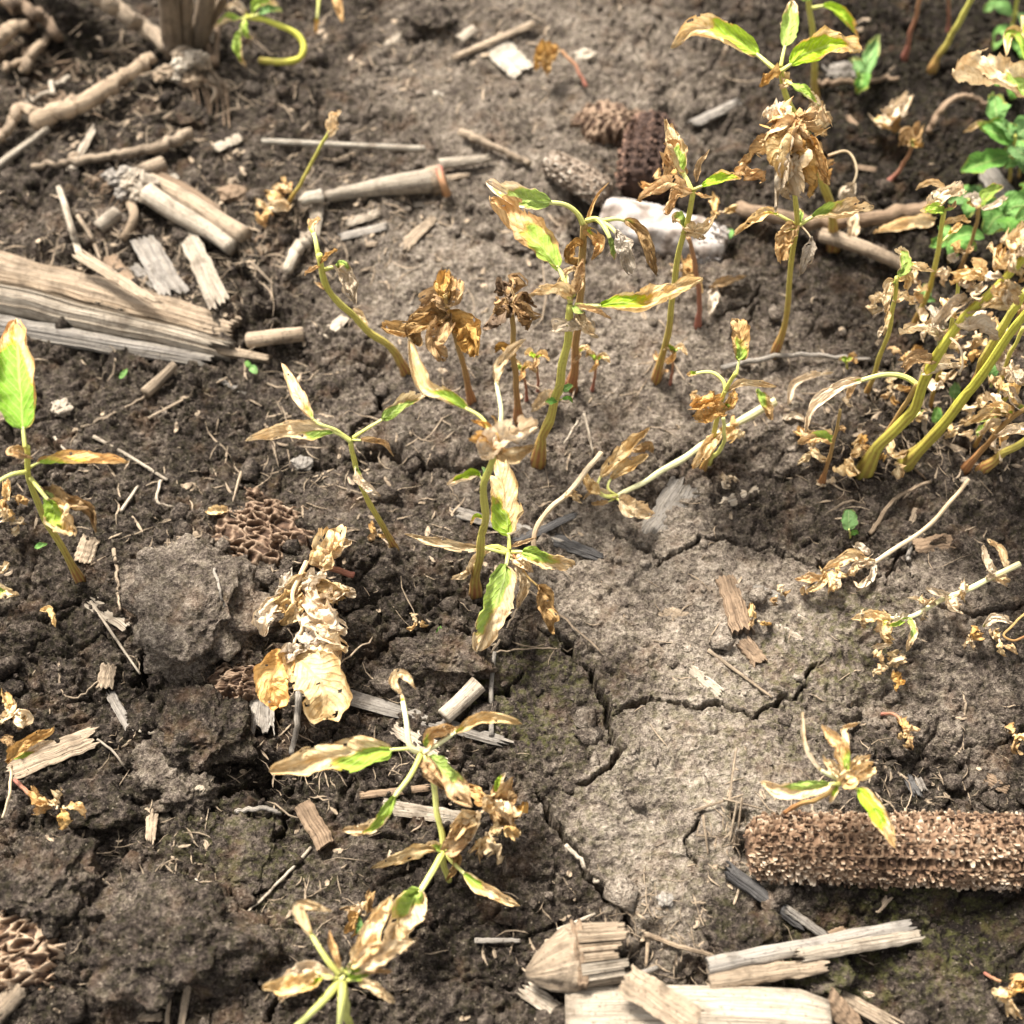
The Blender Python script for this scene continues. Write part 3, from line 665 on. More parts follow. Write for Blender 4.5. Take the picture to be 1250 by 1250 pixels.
# ------------------------------------------------------------------ plant builders
class Plant:
    def __init__(s, name, base, label, cat='plant', group=None, lift=0.):
        s.b = ground(*base); s.b[2] += lift*.001; s.T = thing(name, s.b, label, cat, group); s.nodes = []
    def stem(s, pts, w, tone='olive', w2=None, n=26, dy=None, nm='stem', rough=.05, z=None, base=None):
        """pts (px,py[,dy cm away from the eye]); first point is on the soil unless z (cm heights) is given"""
        Q = catmull([(p[0], p[1], p[2] if len(p) > 2 else 0.) for p in pts], n)
        y0 = s.b[1] if base is None else base
        if z is None: P = np.array([aty(q[0], q[1], y0+q[2]*.01) for q in Q])
        else:
            hh = np.interp(np.linspace(0, 1, n), np.linspace(0, 1, len(z)), z)*.01
            P = np.array([atz(q[0], q[1], s.b[2]+k) for q, k in zip(Q, hh)])
        for p in P:
            g = hz(p[0], p[1])-.001
            if p[2] < g: p[2] = g
        if z is None and base is None: P[0][2] -= .004
        w2 = w*.7 if w2 is None else w2
        kk = np.linspace(0, 4.5, n); sd_ = random.randint(0, 200)
        for a_ in (0, 1): P[2:, a_] += perlin(kk[2:], kk[2:]*0+a_*7, sd_)*w*.22*mpp(P[0])
        r = np.linspace(w, w2, n)*.37*(1+.16*perlin(kk*2.3, kk*0, sd_+1))*np.array([mpp(p) for p in P])
        if z is None and base is None: r[:4] *= np.array((1.7, 1.45, 1.22, 1.08))
        for q, p in zip(Q, P): s.nodes.append((q[0], q[1], p[2]))
        return tube(nm, P, r, STEM[tone], s.T, 9, rough)
    def hz_at(s, px, py):
        if not s.nodes: return s.b[2]
        return min(s.nodes, key=lambda k: (k[0]-px)**2+(k[1]-py)**2)[2]
    def leaf(s, pts, w, g=0., end=0., arch=.4, pet=0., curl=.7, crum=.35, roll=0., tone='tan', h=None, fold=.25, shape=(.62, .75), cup=1, pw=5, n=36, m=15, ptone='lime', tipcurl=0., nm='leaf', yaw=0.):
        h0 = s.hz_at(*pts[0]) if h is None else s.b[2]+h*.01
        Q = catmull(pts, 60); tt = np.linspace(0, 1, 60)
        hh = h0+end*.01*tt+arch*.01*4*tt*(1-tt)
        P = []
        for q, z in zip(Q, hh):
            p = atz(q[0], q[1], z)
            g0 = hz(p[0], p[1])+.0008
            if p[2] < g0: p = atz(q[0], q[1], g0)
            P.append(p)
        P = np.array(P); sd = random.randint(0, 220)
        for k in (0, 1, 2): P[:, k] = np.convolve(np.pad(P[:, k], 2, 'edge'), np.ones(5)/5, 'valid')
        ip = int(pet*59)
        if ip >= 3:
            pr_ = pw*.42*mpp(P[0])*np.linspace(1, .72, ip+2)
        B = P[ip:]
        if ip == 0: pass
        ti = np.linspace(0, len(B)-1, n); B = np.stack([np.interp(ti, np.arange(len(B)), B[:, k]) for k in range(3)], 1)
        T = tangents(B); F = np.array((0, -.30, .95)); rl = math.radians(roll)
        C = nrm(np.cross(T, np.broadcast_to(F, T.shape))); N = nrm(np.cross(C, T))
        C, N = C*math.cos(rl)+N*math.sin(rl), N*math.cos(rl)-C*math.sin(rl)
        t = np.linspace(0, 1, n); j = np.linspace(-1, 1, m)
        a_, b_ = shape; tm = a_/(a_+b_); pk = tm**a_*(1-tm)**b_
        prof = np.maximum((np.clip(t, 1e-4, 1)**a_*(1-t)**b_)/pk, .02)
        s0 = mpp(B[n//2]); hw = w*.44*s0; crum = crum+.10 if g < 1.1 else crum
        TT, J = np.meshgrid(t, j, indexing='ij')
        an = np.clip(curl*1.2*(.35+.9*TT)*(1+.5*perlin(TT*2.5+sd, J*0+sd*.3, sd)), .02, 2.9)
        H = hw*prof[:, None]*(1+.20*perlin(TT*5+sd, np.sign(J)*2.+sd, sd+1)+.13*perlin(TT*14+sd, np.sign(J)*2.+sd, sd+14))
        X = H*np.sin(an*J)/an; Zo = cup*H*(1-np.cos(an*J))/an + cup*fold*H*np.abs(J)*.5
        Zo += crum*1.25*hw*(.75*perlin(TT*3.3+sd, J*1.6+sd, sd+2)+.40*perlin(TT*8+sd, J*3.2, sd+3)+.16*perlin(TT*19, J*7+sd, sd+5))
        Zo += crum*hw*.45*J*J*np.sin(TT*(9+sd % 7)+np.where(J > 0, sd*1., sd*2.3))*prof[:, None]
        dead = np.clip(1.15-1.6*np.clip(g*1.02-(.95*TT+.6*J*J)+.25, 0, .8), .15, 1)
        rid = .5-np.abs(perlin(TT*3.6+sd, J*1.9+sd*.7, sd+11)); rid2 = .4-np.abs(perlin(TT*9+sd, J*4.2+sd, sd+12))
        Zo = Zo + hw*dead*(.30*rid+.15*rid2)*min(1, .15+1.3*crum)
        rim = sstep(.62, 1., np.abs(J))*np.clip(.55+1.1*perlin(TT*3.2+sd*1.7, np.sign(J)*3.+sd, sd+13), 0, 1.3)*dead
        Zo = Zo + cup*.42*H*rim; X = X*(1-.30*rim)
        X += crum*hw*.35*perlin(TT*4+sd, J*2+9, sd+6)*prof[:, None]
        Y = crum*hw*.5*perlin(TT*4, J*2+sd, sd+7)
        V = B[:, None, :]+C[:, None, :]*X[..., None]+N[:, None, :]*Zo[..., None]+T[:, None, :]*Y[..., None]
        if tipcurl:
            k = np.clip((TT-.6)/.4, 0, 1)**2*tipcurl*hw
            V = V+N[:, None, :]*k[..., None]
        js = random.choice((0, 0, .25, -.25, .5, -.5)) if g < .9 else 0
        gm = np.clip(.5+1.8*(g*1.02-(.95*TT+.60*(J-js)**2))+.28*perlin(TT*3+sd, J*1.5+sd, sd+8), 0, 1) if g > 0 else np.zeros_like(TT)
        GF = grid_faces(n, m)
        hole = perlin(TT*7+sd, J*3.1+sd, sd+20)+.35*np.abs(J)+.25*TT-1.15*(1-dead)
        GF = GF[~((hole.ravel()[GF] > .66).all(1) & (np.arange(len(GF)) > 3*(m-1)))]
        o = mk(nm, V.reshape(-1, 3), GF, LEAF[tone], s.T, True, {'g': gm.ravel()}, np.stack([J, TT], -1).reshape(-1, 2))
        if ip >= 3: tube('petiole', P[:ip+2], pr_, STEM[ptone], sub(s.T, o), 7, .10)
        return o
    def wad(s, cx, cy, size, n, tone='tan', h=None, spread=1., seed=0, droop=-.6, g=0., crum=.75, w=None):
        """withered, curled leaves hanging together: each a leaf of its own"""
        rs = random.Random(seed*13+int(cx))
        tones = tone if isinstance(tone, (list, tuple)) else [tone]
        for k in range(n):
            a = 6.283*k/n+rs.uniform(-.5, .5); r = size*.5*rs.uniform(.7, 1.15)*spread; o = size*.16
            x0 = cx+rs.uniform(-o, o); y0 = cy+rs.uniform(-o, o); b = a+rs.uniform(-.8, .8)
            x1 = x0+math.cos(a)*r*.6; y1 = y0+math.sin(a)*r*.6; x2 = x1+math.cos(b)*r*.5; y2 = y1+math.sin(b)*r*.5
            hh = None if h is None else h+rs.uniform(-.25, .35)
            s.leaf([(x0, y0), (x1, y1), (x2, y2)], (w or size*.42)*rs.uniform(.75, 1.2), g, droop*rs.uniform(.2, 1.3), rs.uniform(.1, .8), .22, rs.uniform(.8, 2.0), crum*rs.uniform(.7, 1.2),
                   rs.uniform(-60, 60), rs.choice(tones), hh, .3, (.5, .55), rs.choice((1, 1, -1)), n=24, m=11, pw=3.5, ptone='dry')

def lump(name, px, py, r, mat, label=None, cat='pebble', group=None, parent=None, lift=.4, seed=1, h=None, rough=.5, squash=.7):
    c = ground(px, py) if h is None else atz(px, py, h*.001); rm = r*mpp(c)
    bm = bmesh.new(); bmesh.ops.create_icosphere(bm, subdivisions=3, radius=1); out = []
    for v in bm.verts:
        q = Vector(v.co); ce = mnoise.voronoi(q*1.6+Vector((seed*5.1, 0, seed)))[0]
        k = 1+rough*1.0*(ce[0]-.45)+rough*.5*mnoise.fractal(q*2.2+Vector((0, seed*9, 0)), .9, 2, 3)
        out.append((c[0]+q.x*k*rm*1.1, c[1]+q.y*k*rm, c[2]+q.z*k*rm*squash+rm*lift))
    fs = [[v.index for v in f.verts] for f in bm.faces]; bm.free()
    V = np.array(out); o = mk(name, V, fs, mat, parent, False, {'c': .5+0*V[:, 0]}, V[:, :2]-c[:2], c)
    if label: tag(o, label, cat, group)
    return o
# ------------------------------------------------------------------ corn cobs and pieces of cob
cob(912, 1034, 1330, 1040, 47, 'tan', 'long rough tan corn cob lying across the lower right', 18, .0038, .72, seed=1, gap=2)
ck = ground(1222, 1083); T = thing('fluff_tuft', ck, 'small white fluffy tuft stuck to the underside of the long cob', 'fluff')
for k in range(16):
    a = random.uniform(0, 6.28); p = atz(1220, 1082, .012); q = p+np.array((math.cos(a), math.sin(a)*.4, random.uniform(-.6, .8)))*.0032
    tube('fluff_fibre', catmull([p, (p+q)/2+np.array((0, -.0012, random.uniform(-.001, .001))), q], 6), .00018, COB['white'], T, 4)
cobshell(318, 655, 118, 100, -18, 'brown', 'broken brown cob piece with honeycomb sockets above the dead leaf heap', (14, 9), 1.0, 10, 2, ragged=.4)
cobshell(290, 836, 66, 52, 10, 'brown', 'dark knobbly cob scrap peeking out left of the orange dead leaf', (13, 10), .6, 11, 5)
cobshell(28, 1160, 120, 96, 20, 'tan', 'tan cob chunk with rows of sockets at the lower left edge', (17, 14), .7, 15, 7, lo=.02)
cobshell(745, 156, 62, 80, 70, 'brown', 'brown crumbling top of the decayed cob behind the wilted plants', (12, 10), .3, 14, 9)
cob(797, 150, 783, 232, 36, 'rust', 'rotten rust brown cob half sunk behind the middle right seedling', 12, .0056, .3, seed=4, flake=.8)
cob(668, 196, 742, 238, 21, 'grey', 'small grey weathered cob stub near the top centre', 12, .0050, .5, seed=5, flake=.7)
cob(735, 262, 885, 308, 33, 'white', 'white bleached cob lying behind the middle right seedling', 14, .0050, .62, seed=6, flake=.5, pitd=.0, only=.8)

# ------------------------------------------------------------------ big split stalk at the left
T = thing('corn_stalk', ground(120, 390), 'large split corn stalk in weathered grey and cream halves at left', 'corn stalk')
slat('stalk_half', (-40, 318), (296, 404), 62, STRAW['tan'], parent=T, th=.13, arc=1.0, rag=(.0, .05), w2=50, n=60, m=41, ridge=.10, h=(10, 8), roll=14)
slat('stalk_half', (-40, 366), (290, 436), 66, STRAW['pale'], parent=T, th=.18, arc=1.5, rag=(.0, .09), w2=36, n=60, m=45, ridge=.15, h=(16, 9), roll=-6)
slat('stalk_half', (-40, 398), (265, 447), 34, STRAW['grey'], parent=T, th=.3, arc=.9, rag=(0, .06), w2=20, n=50, m=17, ridge=.14, h=(6, 4), roll=-25)
slat('splinter', (230, 424), (332, 440), 20, STRAW['tan'], parent=T, th=.4, arc=1., rag=(.1, .06), w2=11, h=(5, 3))
slat('splinter', (102, 332), (205, 398), 17, STRAW['tan'], parent=T, th=.15, arc=.4, rag=(.1, .16), w2=12, h=(17, 17))

# ------------------------------------------------------------------ root crowns at the upper left
T = thing('root_clump', ground(225, 85), 'old corn root clump with standing stalk stubs at the top left', 'root clump')
R_ = STRAW['root']
def rt(nm, pts, w, mat=R_, tp=(1, .6), parent=None, **k): return twig(nm, pts, w, mat, parent=parent, taper=tp, **k)
P0 = T
rt('root', [(40, -20, 30), (120, 30, 24), (180, 62, 16), (222, 82, 8)], 24, STRAW['tan'], (1.05, .8), T, n=40, rough=.10)
rt('root', [(195, 92, 12), (150, 120, 10), (112, 140, 7), (80, 148, 5), (48, 158, 3)], 24, R_, (.6, 1.0), T, n=40, rough=.16)
rt('root', [(50, 150, 5), (28, 146, 6), (14, 168, 4), (-10, 182, 3)], 15, R_, (1, .8), T, n=26, rough=.2)
rt('root', [(-10, 8, 12), (25, 26, 10), (55, 34, 6), (75, 52, 2)], 22, STRAW['brown'], (1, .5), T, n=26, rough=.15)
rt('root', [(0, 70, 8), (24, 52, 9), (40, 40, 4)], 20, R_, (1, .7), T, rough=.22)
rt('root', [(32, 98, 3), (42, 80, 6), (58, 62, 5), (62, 50, 3)], 13, R_, (1, .7), T, rough=.2)
rt('root', [(8, 92, 4), (38, 82, 6), (60, 64, 7)], 8, R_, (1, .7), T)
rt('root', [(30, 133, 3), (62, 122, 5), (88, 106, 6)], 8, STRAW['pale'], (.6, 1), T)
rt('root', [(255, 62, 6), (264, 85, 3), (270, 40, 10)], 10, STRAW['brown'], (1, .6), T)
for (x0, y0, x1, y1, w_) in [(203, -30, 212, 70, 25), (228, -30, 226, 68, 17), (258, -30, 240, 62, 22), (286, -30, 246, 52, 12)]:
    b = ground(x1, y1); P = np.array([aty(x1+(x0-x1)*k, y1+(y0-y1)*k, b[1]-.012*k) for k in np.linspace(0, 1, 20)]); P[:, 2] = np.maximum(P[:, 2], .004)
    tube('stalk_stub', P, w_/2*mpp(b)*np.linspace(1, .92, 20), STRAW['tan'] if w_ > 16 else R_, T, 12, .07)
for k, (x, y, r, tn, hh) in enumerate([(226, 80, 11, 'white', 14), (240, 74, 11, 'pale', 16), (248, 80, 9, 'tan', 13), (218, 96, 8, 'white', 8), (206, 92, 10, 'tan', 8), (232, 100, 11, 'root', 6), (224, 70, 10, 'tan', 16), (196, 96, 8, 'root', 6)]):
    lump('node_lump', x, y, r, STRAW[tn], parent=T, seed=k+3, h=hh, rough=.9)
for k in range(8):
    y = 84+k*3.2; rt('fibre', [(236+k*1.5, y+2, 9-k*.6), (258+k, y+14, 6), (284-k*3+random.uniform(-6, 6), y+26, 2)], random.uniform(5, 9), STRAW['tan' if k % 2 else 'brown'], (1, .6), T, n=12)
for k in range(9):
    x = 243+k*5; rt('rootlet', [(x-6, 112, 6), (x-2+random.uniform(-3, 3), 132, 3), (x+random.uniform(-8, 6), 152+random.uniform(-6, 8), 1)], 2.6, STRAW['brown'], (1, .6), T, n=10, sides=5)
for k in range(14):
    x = random.uniform(30, 130); y = random.uniform(70, 145); rt('rootlet', [(x, y, 4), (x+random.uniform(-25, 25), y+random.uniform(-14, 14), 6), (x+random.uniform(-40, 40), y+random.uniform(-18, 18), 2)], random.uniform(2, 4), STRAW['brown'], (1, .6), T, n=10, sides=5)

T = thing('root_clump', ground(180, 250), 'pale stalk base with grey node and broken root stubs left of centre top', 'root clump')
def bar(nm, pts, w, mat, tp=(1, 1), n=22, rough=.08, sides=12, flat=1.):
    P = catmull([atz(x, y, hz(*ground(x, y)[:2])+z*.001) for x, y, z in pts], n)
    return tube(nm, P, w/2*mpp(P[0])*np.linspace(tp[0], tp[1], n), mat, T, sides, rough, flat=flat)
bar('stalk_stub', [(182, 222, 9), (225, 243, 8), (275, 274, 6), (300, 288, 3)], 25, STRAW['tan'], (.95, .8))
bar('stalk_stub', [(180, 236, 10), (220, 262, 9), (260, 285, 7), (284, 303, 5)], 25, STRAW['pale'], (1.05, .8))
bar('stalk_stub', [(186, 214, 6), (230, 236, 5), (268, 262, 3)], 20, STRAW['brown'], (1, .8))
bar('stalk_stub', [(172, 212, 8), (200, 200, 7)], 22, STRAW['tan'], (1, .9), 10)
for (x, y, z, r) in [(150, 214, 9, 9), (164, 218, 12, 10), (176, 226, 11, 11), (168, 238, 9, 9), (140, 220, 7, 8), (150, 236, 7, 9), (132, 214, 6, 7), (178, 240, 8, 8), (155, 226, 11, 9)]:
    lump('node_lump', x+4, y+2, r*1.1, STRAW['grey' if x < 155 else 'pale'], parent=T, seed=int(x+y), h=z, rough=.9)
bar('root', [(120, 278, 2), (132, 268, 5), (143, 260, 5)], 18, STRAW['pale'], (.9, 1), 10)
bar('root', [(158, 245, 6), (164, 262, 5), (158, 280, 2), (150, 292, 0)], 13, STRAW['root'], (1, .7), 14)
for k in range(12):
    x = 118+k*4; rt('rootlet', [(x+14, 222+k*2, 7), (x+random.uniform(-14, 0), 226+k*3, 4), (x+random.uniform(-26, -4), 222+k*4, 1)], 3, STRAW['brown'], (1, .5), T, n=9, sides=5)

# ------------------------------------------------------------------ stalk with node, upper centre
T = thing('corn_stalk', ground(500, 225), 'tapered cream corn stalk with a node and split end at upper centre', 'corn stalk')
bar('stalk', [(398, 240, 5), (430, 234, 7), (480, 226, 9), (528, 220, 9)], 30, STRAW['pale'], (.45, 1.05), 26, .08, 14)
bar('node', [(524, 222, 8), (531, 220, 9), (538, 218, 8)], 38, STRAW['tan'], (.95, .95), 7, .2, 14)
slat('split_end', (536, 212), (602, 199), 22, STRAW['pale'], parent=T, arc=1.2, w2=13, rag=(.02, .2), h=(10, 6))
slat('split_end', (534, 224), (575, 216), 18, STRAW['tan'], parent=T, arc=1.2, w2=9, rag=(.02, .2), h=(5, 3))
bar('node', [(368, 248, 5), (378, 241, 7), (392, 240, 6)], 20, STRAW['white'], (.7, .9), 8, .5, 9)
tube('husk_shred', catmull([atz(x, y, z) for x, y, z in ((536, 205, .016), (540, 222, .016), (546, 238, .008))], 8), .0022, STEM['red'], T, 6, .3)

# ------------------------------------------------------------------ single pieces: strips, chips, sticks
def SL(p1, p2, w, tone, label, name='stalk_strip', cat='stalk piece', **k):
    return slat(name, p1, p2, w, STRAW[tone], label, cat, 'broken pieces of corn stalk', **k)
def TW(pts, w, tone, label, name='stick', cat='stick', **k):
    return twig(name, pts, w, STRAW[tone], label, cat, 'dry sticks and roots on the soil', **k)
SL((172, 290), (217, 366), 30, 'grey', 'greyish flat chip with a stepped end above the big split stalk', 'stalk_chip', arc=.2, w2=36, rag=(.12, .12), lift=3, roll=8)
SL((226, 284), (272, 382), 24, 'pale', 'long cream chip leaning beside the greyish one above the split stalk', 'stalk_chip', arc=.3, w2=28, rag=(.05, .1), lift=5, roll=-10)
SL((132, 316), (158, 350), 20, 'brown', 'short brown chip tucked behind the big split stalk', 'stalk_chip', arc=.3, lift=2)
SL((160, 325), (196, 352), 14, 'grey', 'small grey splinter under the stepped chip', 'stalk_chip', arc=.3, lift=1)
TW([(78, 243, 6), (92, 290, 6), (108, 338, 10)], 9, 'pale', 'pale thin stick leaning on the big split stalk', taper=(.9, 1), n=20)
TW([(98, 270, 3), (115, 298, 4), (127, 328, 6)], 6, 'tan', 'thinner curved stick beside the pale leaning one', n=16)
TW([(40, 205), (110, 200, 2), (190, 190, 4), (237, 174, 5)], 11, 'tan', 'long tan stick with a thick end above the pale stalk base', taper=(.7, 1.4), n=34)
TW([(-5, 216, 4), (62, 163, 3)], 10, 'pale', 'straight pale stick at the left edge near the top', taper=(1, .8), bend=False)
SL((86, 215), (120, 154), 13, 'pale', 'short cream splinter standing beside the straight stick', arc=.3, w2=8, rag=(.1, .25), lift=3)
SL((72, 188), (98, 172), 9, 'tan', 'tiny tan splinter left of the cream splinter', arc=.4)
SL((262, 188), (297, 172), 17, 'pale', 'cream chip lying right of the root crown fibres', 'stalk_chip', arc=.5, lift=2)
SL((272, 194), (292, 186), 13, 'tan', 'tan chip right under the cream one beside the fibres', 'stalk_chip', arc=.5)
SL((276, 226), (300, 214), 22, 'tan', 'blunt tan chip between stalk base and tiny dry plant', 'stalk_chip', arc=.6)
SL((302, 312), (330, 300), 22, 'brown', 'reddish brown chip right of the pale stalk base tips', 'stalk_chip', arc=.6)
SL((290, 312), (322, 290), 7, 'brown', 'dark thin splinter crossing behind the reddish chip', arc=.6)
TW([(308, 322), (334, 348)], 4, 'tan', 'small thin straw below the reddish chip', bend=False)
TW([(306, 424, 3), (340, 421, 4), (372, 416, 3)], 20, 'tan', 'short round stalk piece at the tip of the split stalk', rough=.1, sides=12, taper=(1, .95), bend=False)
SL((372, 432), (424, 388), 19, 'pale', 'cream strip slanting up right of the round stalk piece', arc=.5, w2=15)
SL((382, 300), (388, 250), 16, 'pale', 'upright cream strip below the white node piece', arc=.8, w2=18, lift=3)
TW([(352, 338, 3), (366, 312, 4), (382, 296, 2)], 17, 'pale', 'curved cream root piece behind the leaning yellow seedling', taper=(.8, 1), sides=10)
TW([(322, 182, 5), (520, 197, 8)], 9, 'white', 'long white straw lying behind the tapered stalk', taper=(.8, 1), bend=False)
SL((405, 196), (428, 190), 10, 'tan', 'small tan chip under the long white straw', arc=.5)
SL((412, 292), (476, 276), 13, 'grey', 'grey strip below the tapered stalk at upper centre', arc=.6, lift=2)
SL((420, 278), (470, 262), 15, 'pale', 'splintered cream strip just above the grey strip', arc=.4, rag=(.2, .3), lift=2)
SL((432, 300), (462, 298), 9, 'tan', 'thin tan sliver just under the grey strip', arc=.4)
SL((486, 306), (532, 264), 19, 'tan', 'pale brown strip slanting right of the grey strip', arc=.4, w2=12, rag=(.15, .1), lift=1)
SL((503, 249), (534, 250), 9, 'pale', 'tiny cream sliver below the stalk node', arc=.5)
SL((549, 76), (656, 30), 12, 'tan', 'light brown stick at the top behind the white chip', arc=1.2, w2=14, lift=4)
SL((560, 60), (580, 44), 14, 'pale', 'stubby cream splinter on the stick at the top', arc=.6, lift=7)
SL((605, 58), (640, 92), 36, 'white', 'bright white square chip near the top centre', 'stalk_chip', arc=.35, w2=32, rag=(.03, .08), lift=3, roll=-8, ridge=.015)
SL((527, 113), (546, 114), 11, 'white', 'tiny white chip left of the bright square chip', 'stalk_chip', arc=.5)
SL((472, 56), (490, 34), 12, 'pale', 'small blurred whitish splinter at the top beside the clod', arc=.5)
TW([(563, 170, 4), (600, 186, 4), (646, 206, 3)], 11, 'tan', 'tan stick pointing at the small grey cob stub', taper=(1, .7))
SL((838, 160), (905, 128), 16, 'grey', 'grey curled husk strip behind the middle right seedling', arc=.9, lift=5, rag=(.2, .2))
SL((1028, 136), (1070, 176), 9, 'brown', 'thin brown splinter on dark soil right of the dry bunch', arc=.7)
SL((1040, 202), (1072, 206), 9, 'brown', 'small brown sliver on dark soil beside looping dry stalk', arc=.6)
SL((1042, 36), (1072, 16), 14, 'tan', 'blurred tan chip at the top right behind the green leaf', 'stalk_chip', arc=.5)
SL((1000, 88), (1046, 84), 34, 'grey', 'grey lump of husk behind the whorl at the top right', 'husk_piece', arc=1.1, rag=(.2, .2), lift=4)
TW([(1000, 300, 6), (1050, 316, 6), (1100, 334, 4)], 20, 'tan', 'thick tan stalk lying behind the right hand seedlings', taper=(1, .8), sides=12, bend=False)
TW([(900, 265, 5), (1000, 290, 9), (1140, 268, 6)], 22, 'brown', 'brown stalk lying across the soil behind the tall seedling', taper=(.8, .9), sides=12)
TW([(990, 112, 5), (1040, 106, 3), (1096, 100, 2)], 8, 'brown', 'dark thin root across the shaded soil at the top right', n=20)
SL((1190, 195), (1236, 250), 34, 'grey', 'grey stalk slab under the green leaves at the right edge', arc=.8, lift=4)
# charcoal coloured strips at the centre
SL((548, 622), (690, 662), 16, 'grey', 'grey strip lying under the central whorl', arc=.6, lift=1, w2=20)
SL((625, 668), (706, 632), 13, 'dark', 'dark blue grey strip crossing the grey one under the whorl', arc=.4, lift=3, w2=9)
SL((672, 655), (746, 686), 24, 'dark', 'wide charcoal strip pointing right from the central whorl', arc=.7, lift=1, w2=14, rag=(.1, .25))
SL((842, 584), (792, 660), 44, 'grey', 'wide pale grey husk half buried right of centre', 'husk_piece', arc=.35, th=.06, w2=38, rag=(.12, .2), lift=0, ridge=.02)
SL((876, 620), (925, 598), 18, 'pale', 'small creased pale husk right of the half buried one', 'husk_piece', arc=.8, rag=(.2, .1), lift=1)
SL((884, 706), (908, 778), 32, 'brown', 'grey brown bark like stalk piece on the dry crust', 'stalk_chunk', arc=1.1, th=.3, w2=34, rag=(.06, .12), lift=4, ridge=.09)
SL((906, 780), (930, 812), 26, 'brown', 'stubby end piece below the bark like stalk piece', 'stalk_chunk', arc=1.1, th=.3, rag=(.1, .12), lift=2, ridge=.09)
SL((918, 716), (962, 730), 13, 'grey', 'grey splinter right of the bark like stalk piece', arc=.7)
SL((945, 762), (984, 778), 12, 'pale', 'small cream splinter on the dry crust right of the bark piece', arc=.6)
SL((840, 816), (882, 850), 17, 'pale', 'cream chip lying on the pale crust above the long crack', 'stalk_chip', arc=.5, lift=1)
TW([(864, 794), (942, 852)], 5, 'tan', 'thin straw lying right of the cream chip on the crust', bend=False, n=14)
SL((968, 750), (985, 755), 9, 'pale', 'tiny oval pale chip beside the cream splinter', 'stalk_chip', arc=.5)
SL((805, 742), (840, 756), 20, 'tan', 'weathered flake on the crust left of the bark piece', 'husk_piece', arc=.5, th=.1, rag=(.25, .25))
# left half
TW([(180, 487, 3), (198, 472, 4), (217, 452, 4)], 15, 'tan', 'short tan stalk stub lying below the big split stalk', taper=(1, .7), sides=10, bend=False)
TW([(100, 522), (150, 500), (212, 464)], 4, 'tan', 'thin tan root curving left of the short stub', n=18)
TW([(182, 512), (230, 486), (278, 462)], 4, 'tan', 'thin straight straw right of the short stub', bend=False, n=14)
SL((266, 462), (302, 480), 7, 'grey', 'small grey straw right of the short stub', arc=.5)
TW([(115, 535), (160, 560), (205, 588)], 5, 'pale', 'pale straw right of the left edge seedling', bend=False, n=16)
TW([(198, 590, 2), (193, 615, 2), (214, 622, 2)], 4, 'pale', 'small hooked pale straw on the dark crumbly soil', n=12)
TW([(148, 625), (168, 595)], 5, 'pale', 'short pale straw left of the hooked one', bend=False, n=8)
TW([(68, 536), (86, 558)], 4, 'pale', 'short straw behind the left edge seedling', bend=False, n=8)
TW([(297, 575, 2), (280, 640, 4)], 4, 'tan', 'thin straw standing above the honeycomb cob piece', bend=False, n=12)
SL((216, 660), (252, 650), 12, 'tan', 'tan splinter left of the honeycomb cob piece', arc=.8, lift=1)
SL((100, 690), (112, 655), 26, 'tan', 'brown rectangular chip right of the left seedling base', 'stalk_chip', arc=.6, lift=2)
SL((106, 732), (158, 770), 19, 'pale', 'cream pointed chip left of the big pale clod', 'stalk_chip', arc=.4, w2=14, rag=(.3, .05), lift=2)
TW([(112, 736, 1), (140, 778, 2), (172, 824, 1)], 4, 'pale', 'long pale straw running down from the cream pointed chip', n=18)
TW([(139, 672), (143, 700), (146, 745)], 5, 'tan', 'wavy thin root left of the big pale clod', n=18, wob=1.5)
TW([(270, 715, 9), (282, 760, 9)], 4, 'grey', 'thin grey root on top of the big pale clod', n=12, wob=1.2, lift=.006)
SL((128, 845), (134, 812), 22, 'tan', 'small upright tan chip below the long pale straw', 'stalk_chip', arc=.7, lift=3)
SL((132, 842), (162, 895), 13, 'grey', 'grey splinter running down from the small upright chip', arc=.7, lift=1)
SL((8, 942), (128, 896), 32, 'tan', 'flat tan strip at the left edge under an olive dead leaf', arc=.25, th=.1, rag=(.1, .16), w2=30, lift=2)
TW([(120, 905, 2), (140, 920, 3), (156, 942, 1)], 3.5, 'pale', 'fine pale root beside the flat tan strip', n=12)
TW([(72, 810), (76, 845), (95, 852), (120, 832)], 3, 'tan', 'thin looping rootlet on dark soil at left', n=18)
SL((188, 984), (184, 1034), 16, 'tan', 'narrow upright tan sliver on dark clods at lower left', arc=.3, w2=12, rag=(.25, .25), lift=2)
TW([(170, 892), (190, 895), (214, 884)], 4, 'pale', 'small pale straw above the reddish clod', n=12)
SL((262, 952), (246, 972), 12, 'pale', 'small light chip on the edge of the flat brown clod', 'stalk_chip', arc=.3, lift=6)
SL((322, 845), (318, 906), 30, 'grey', 'split grey stalk strip standing under the orange dead leaf', arc=.5, th=.12, rag=(.02, .35), w2=34, lift=3)
TW([(366, 850, 3), (364, 890, 3), (357, 922, 2)], 9, 'grey', 'grey twig hanging right of the split grey strip', n=16)
SL((408, 846), (632, 912), 22, 'grey', 'long grey strip behind the lower left whorl', arc=.5, w2=14, rag=(.02, .12), lift=2, n=40)
TW([(543, 882, 4), (564, 864, 5), (585, 843, 5)], 24, 'pale', 'round pale stalk peg crossing the long grey strip', taper=(.9, 1), sides=12, bend=False)
SL((480, 886), (560, 936), 24, 'pale', 'splintered pale strip under the lower left whorl', arc=.3, th=.08, rag=(.1, .4), lift=1)
SL((395, 812), (440, 800), 30, 'brown', 'brown weathered strip right of the tan fan shaped leaf', arc=.4, th=.15, rag=(.1, .15), lift=2)
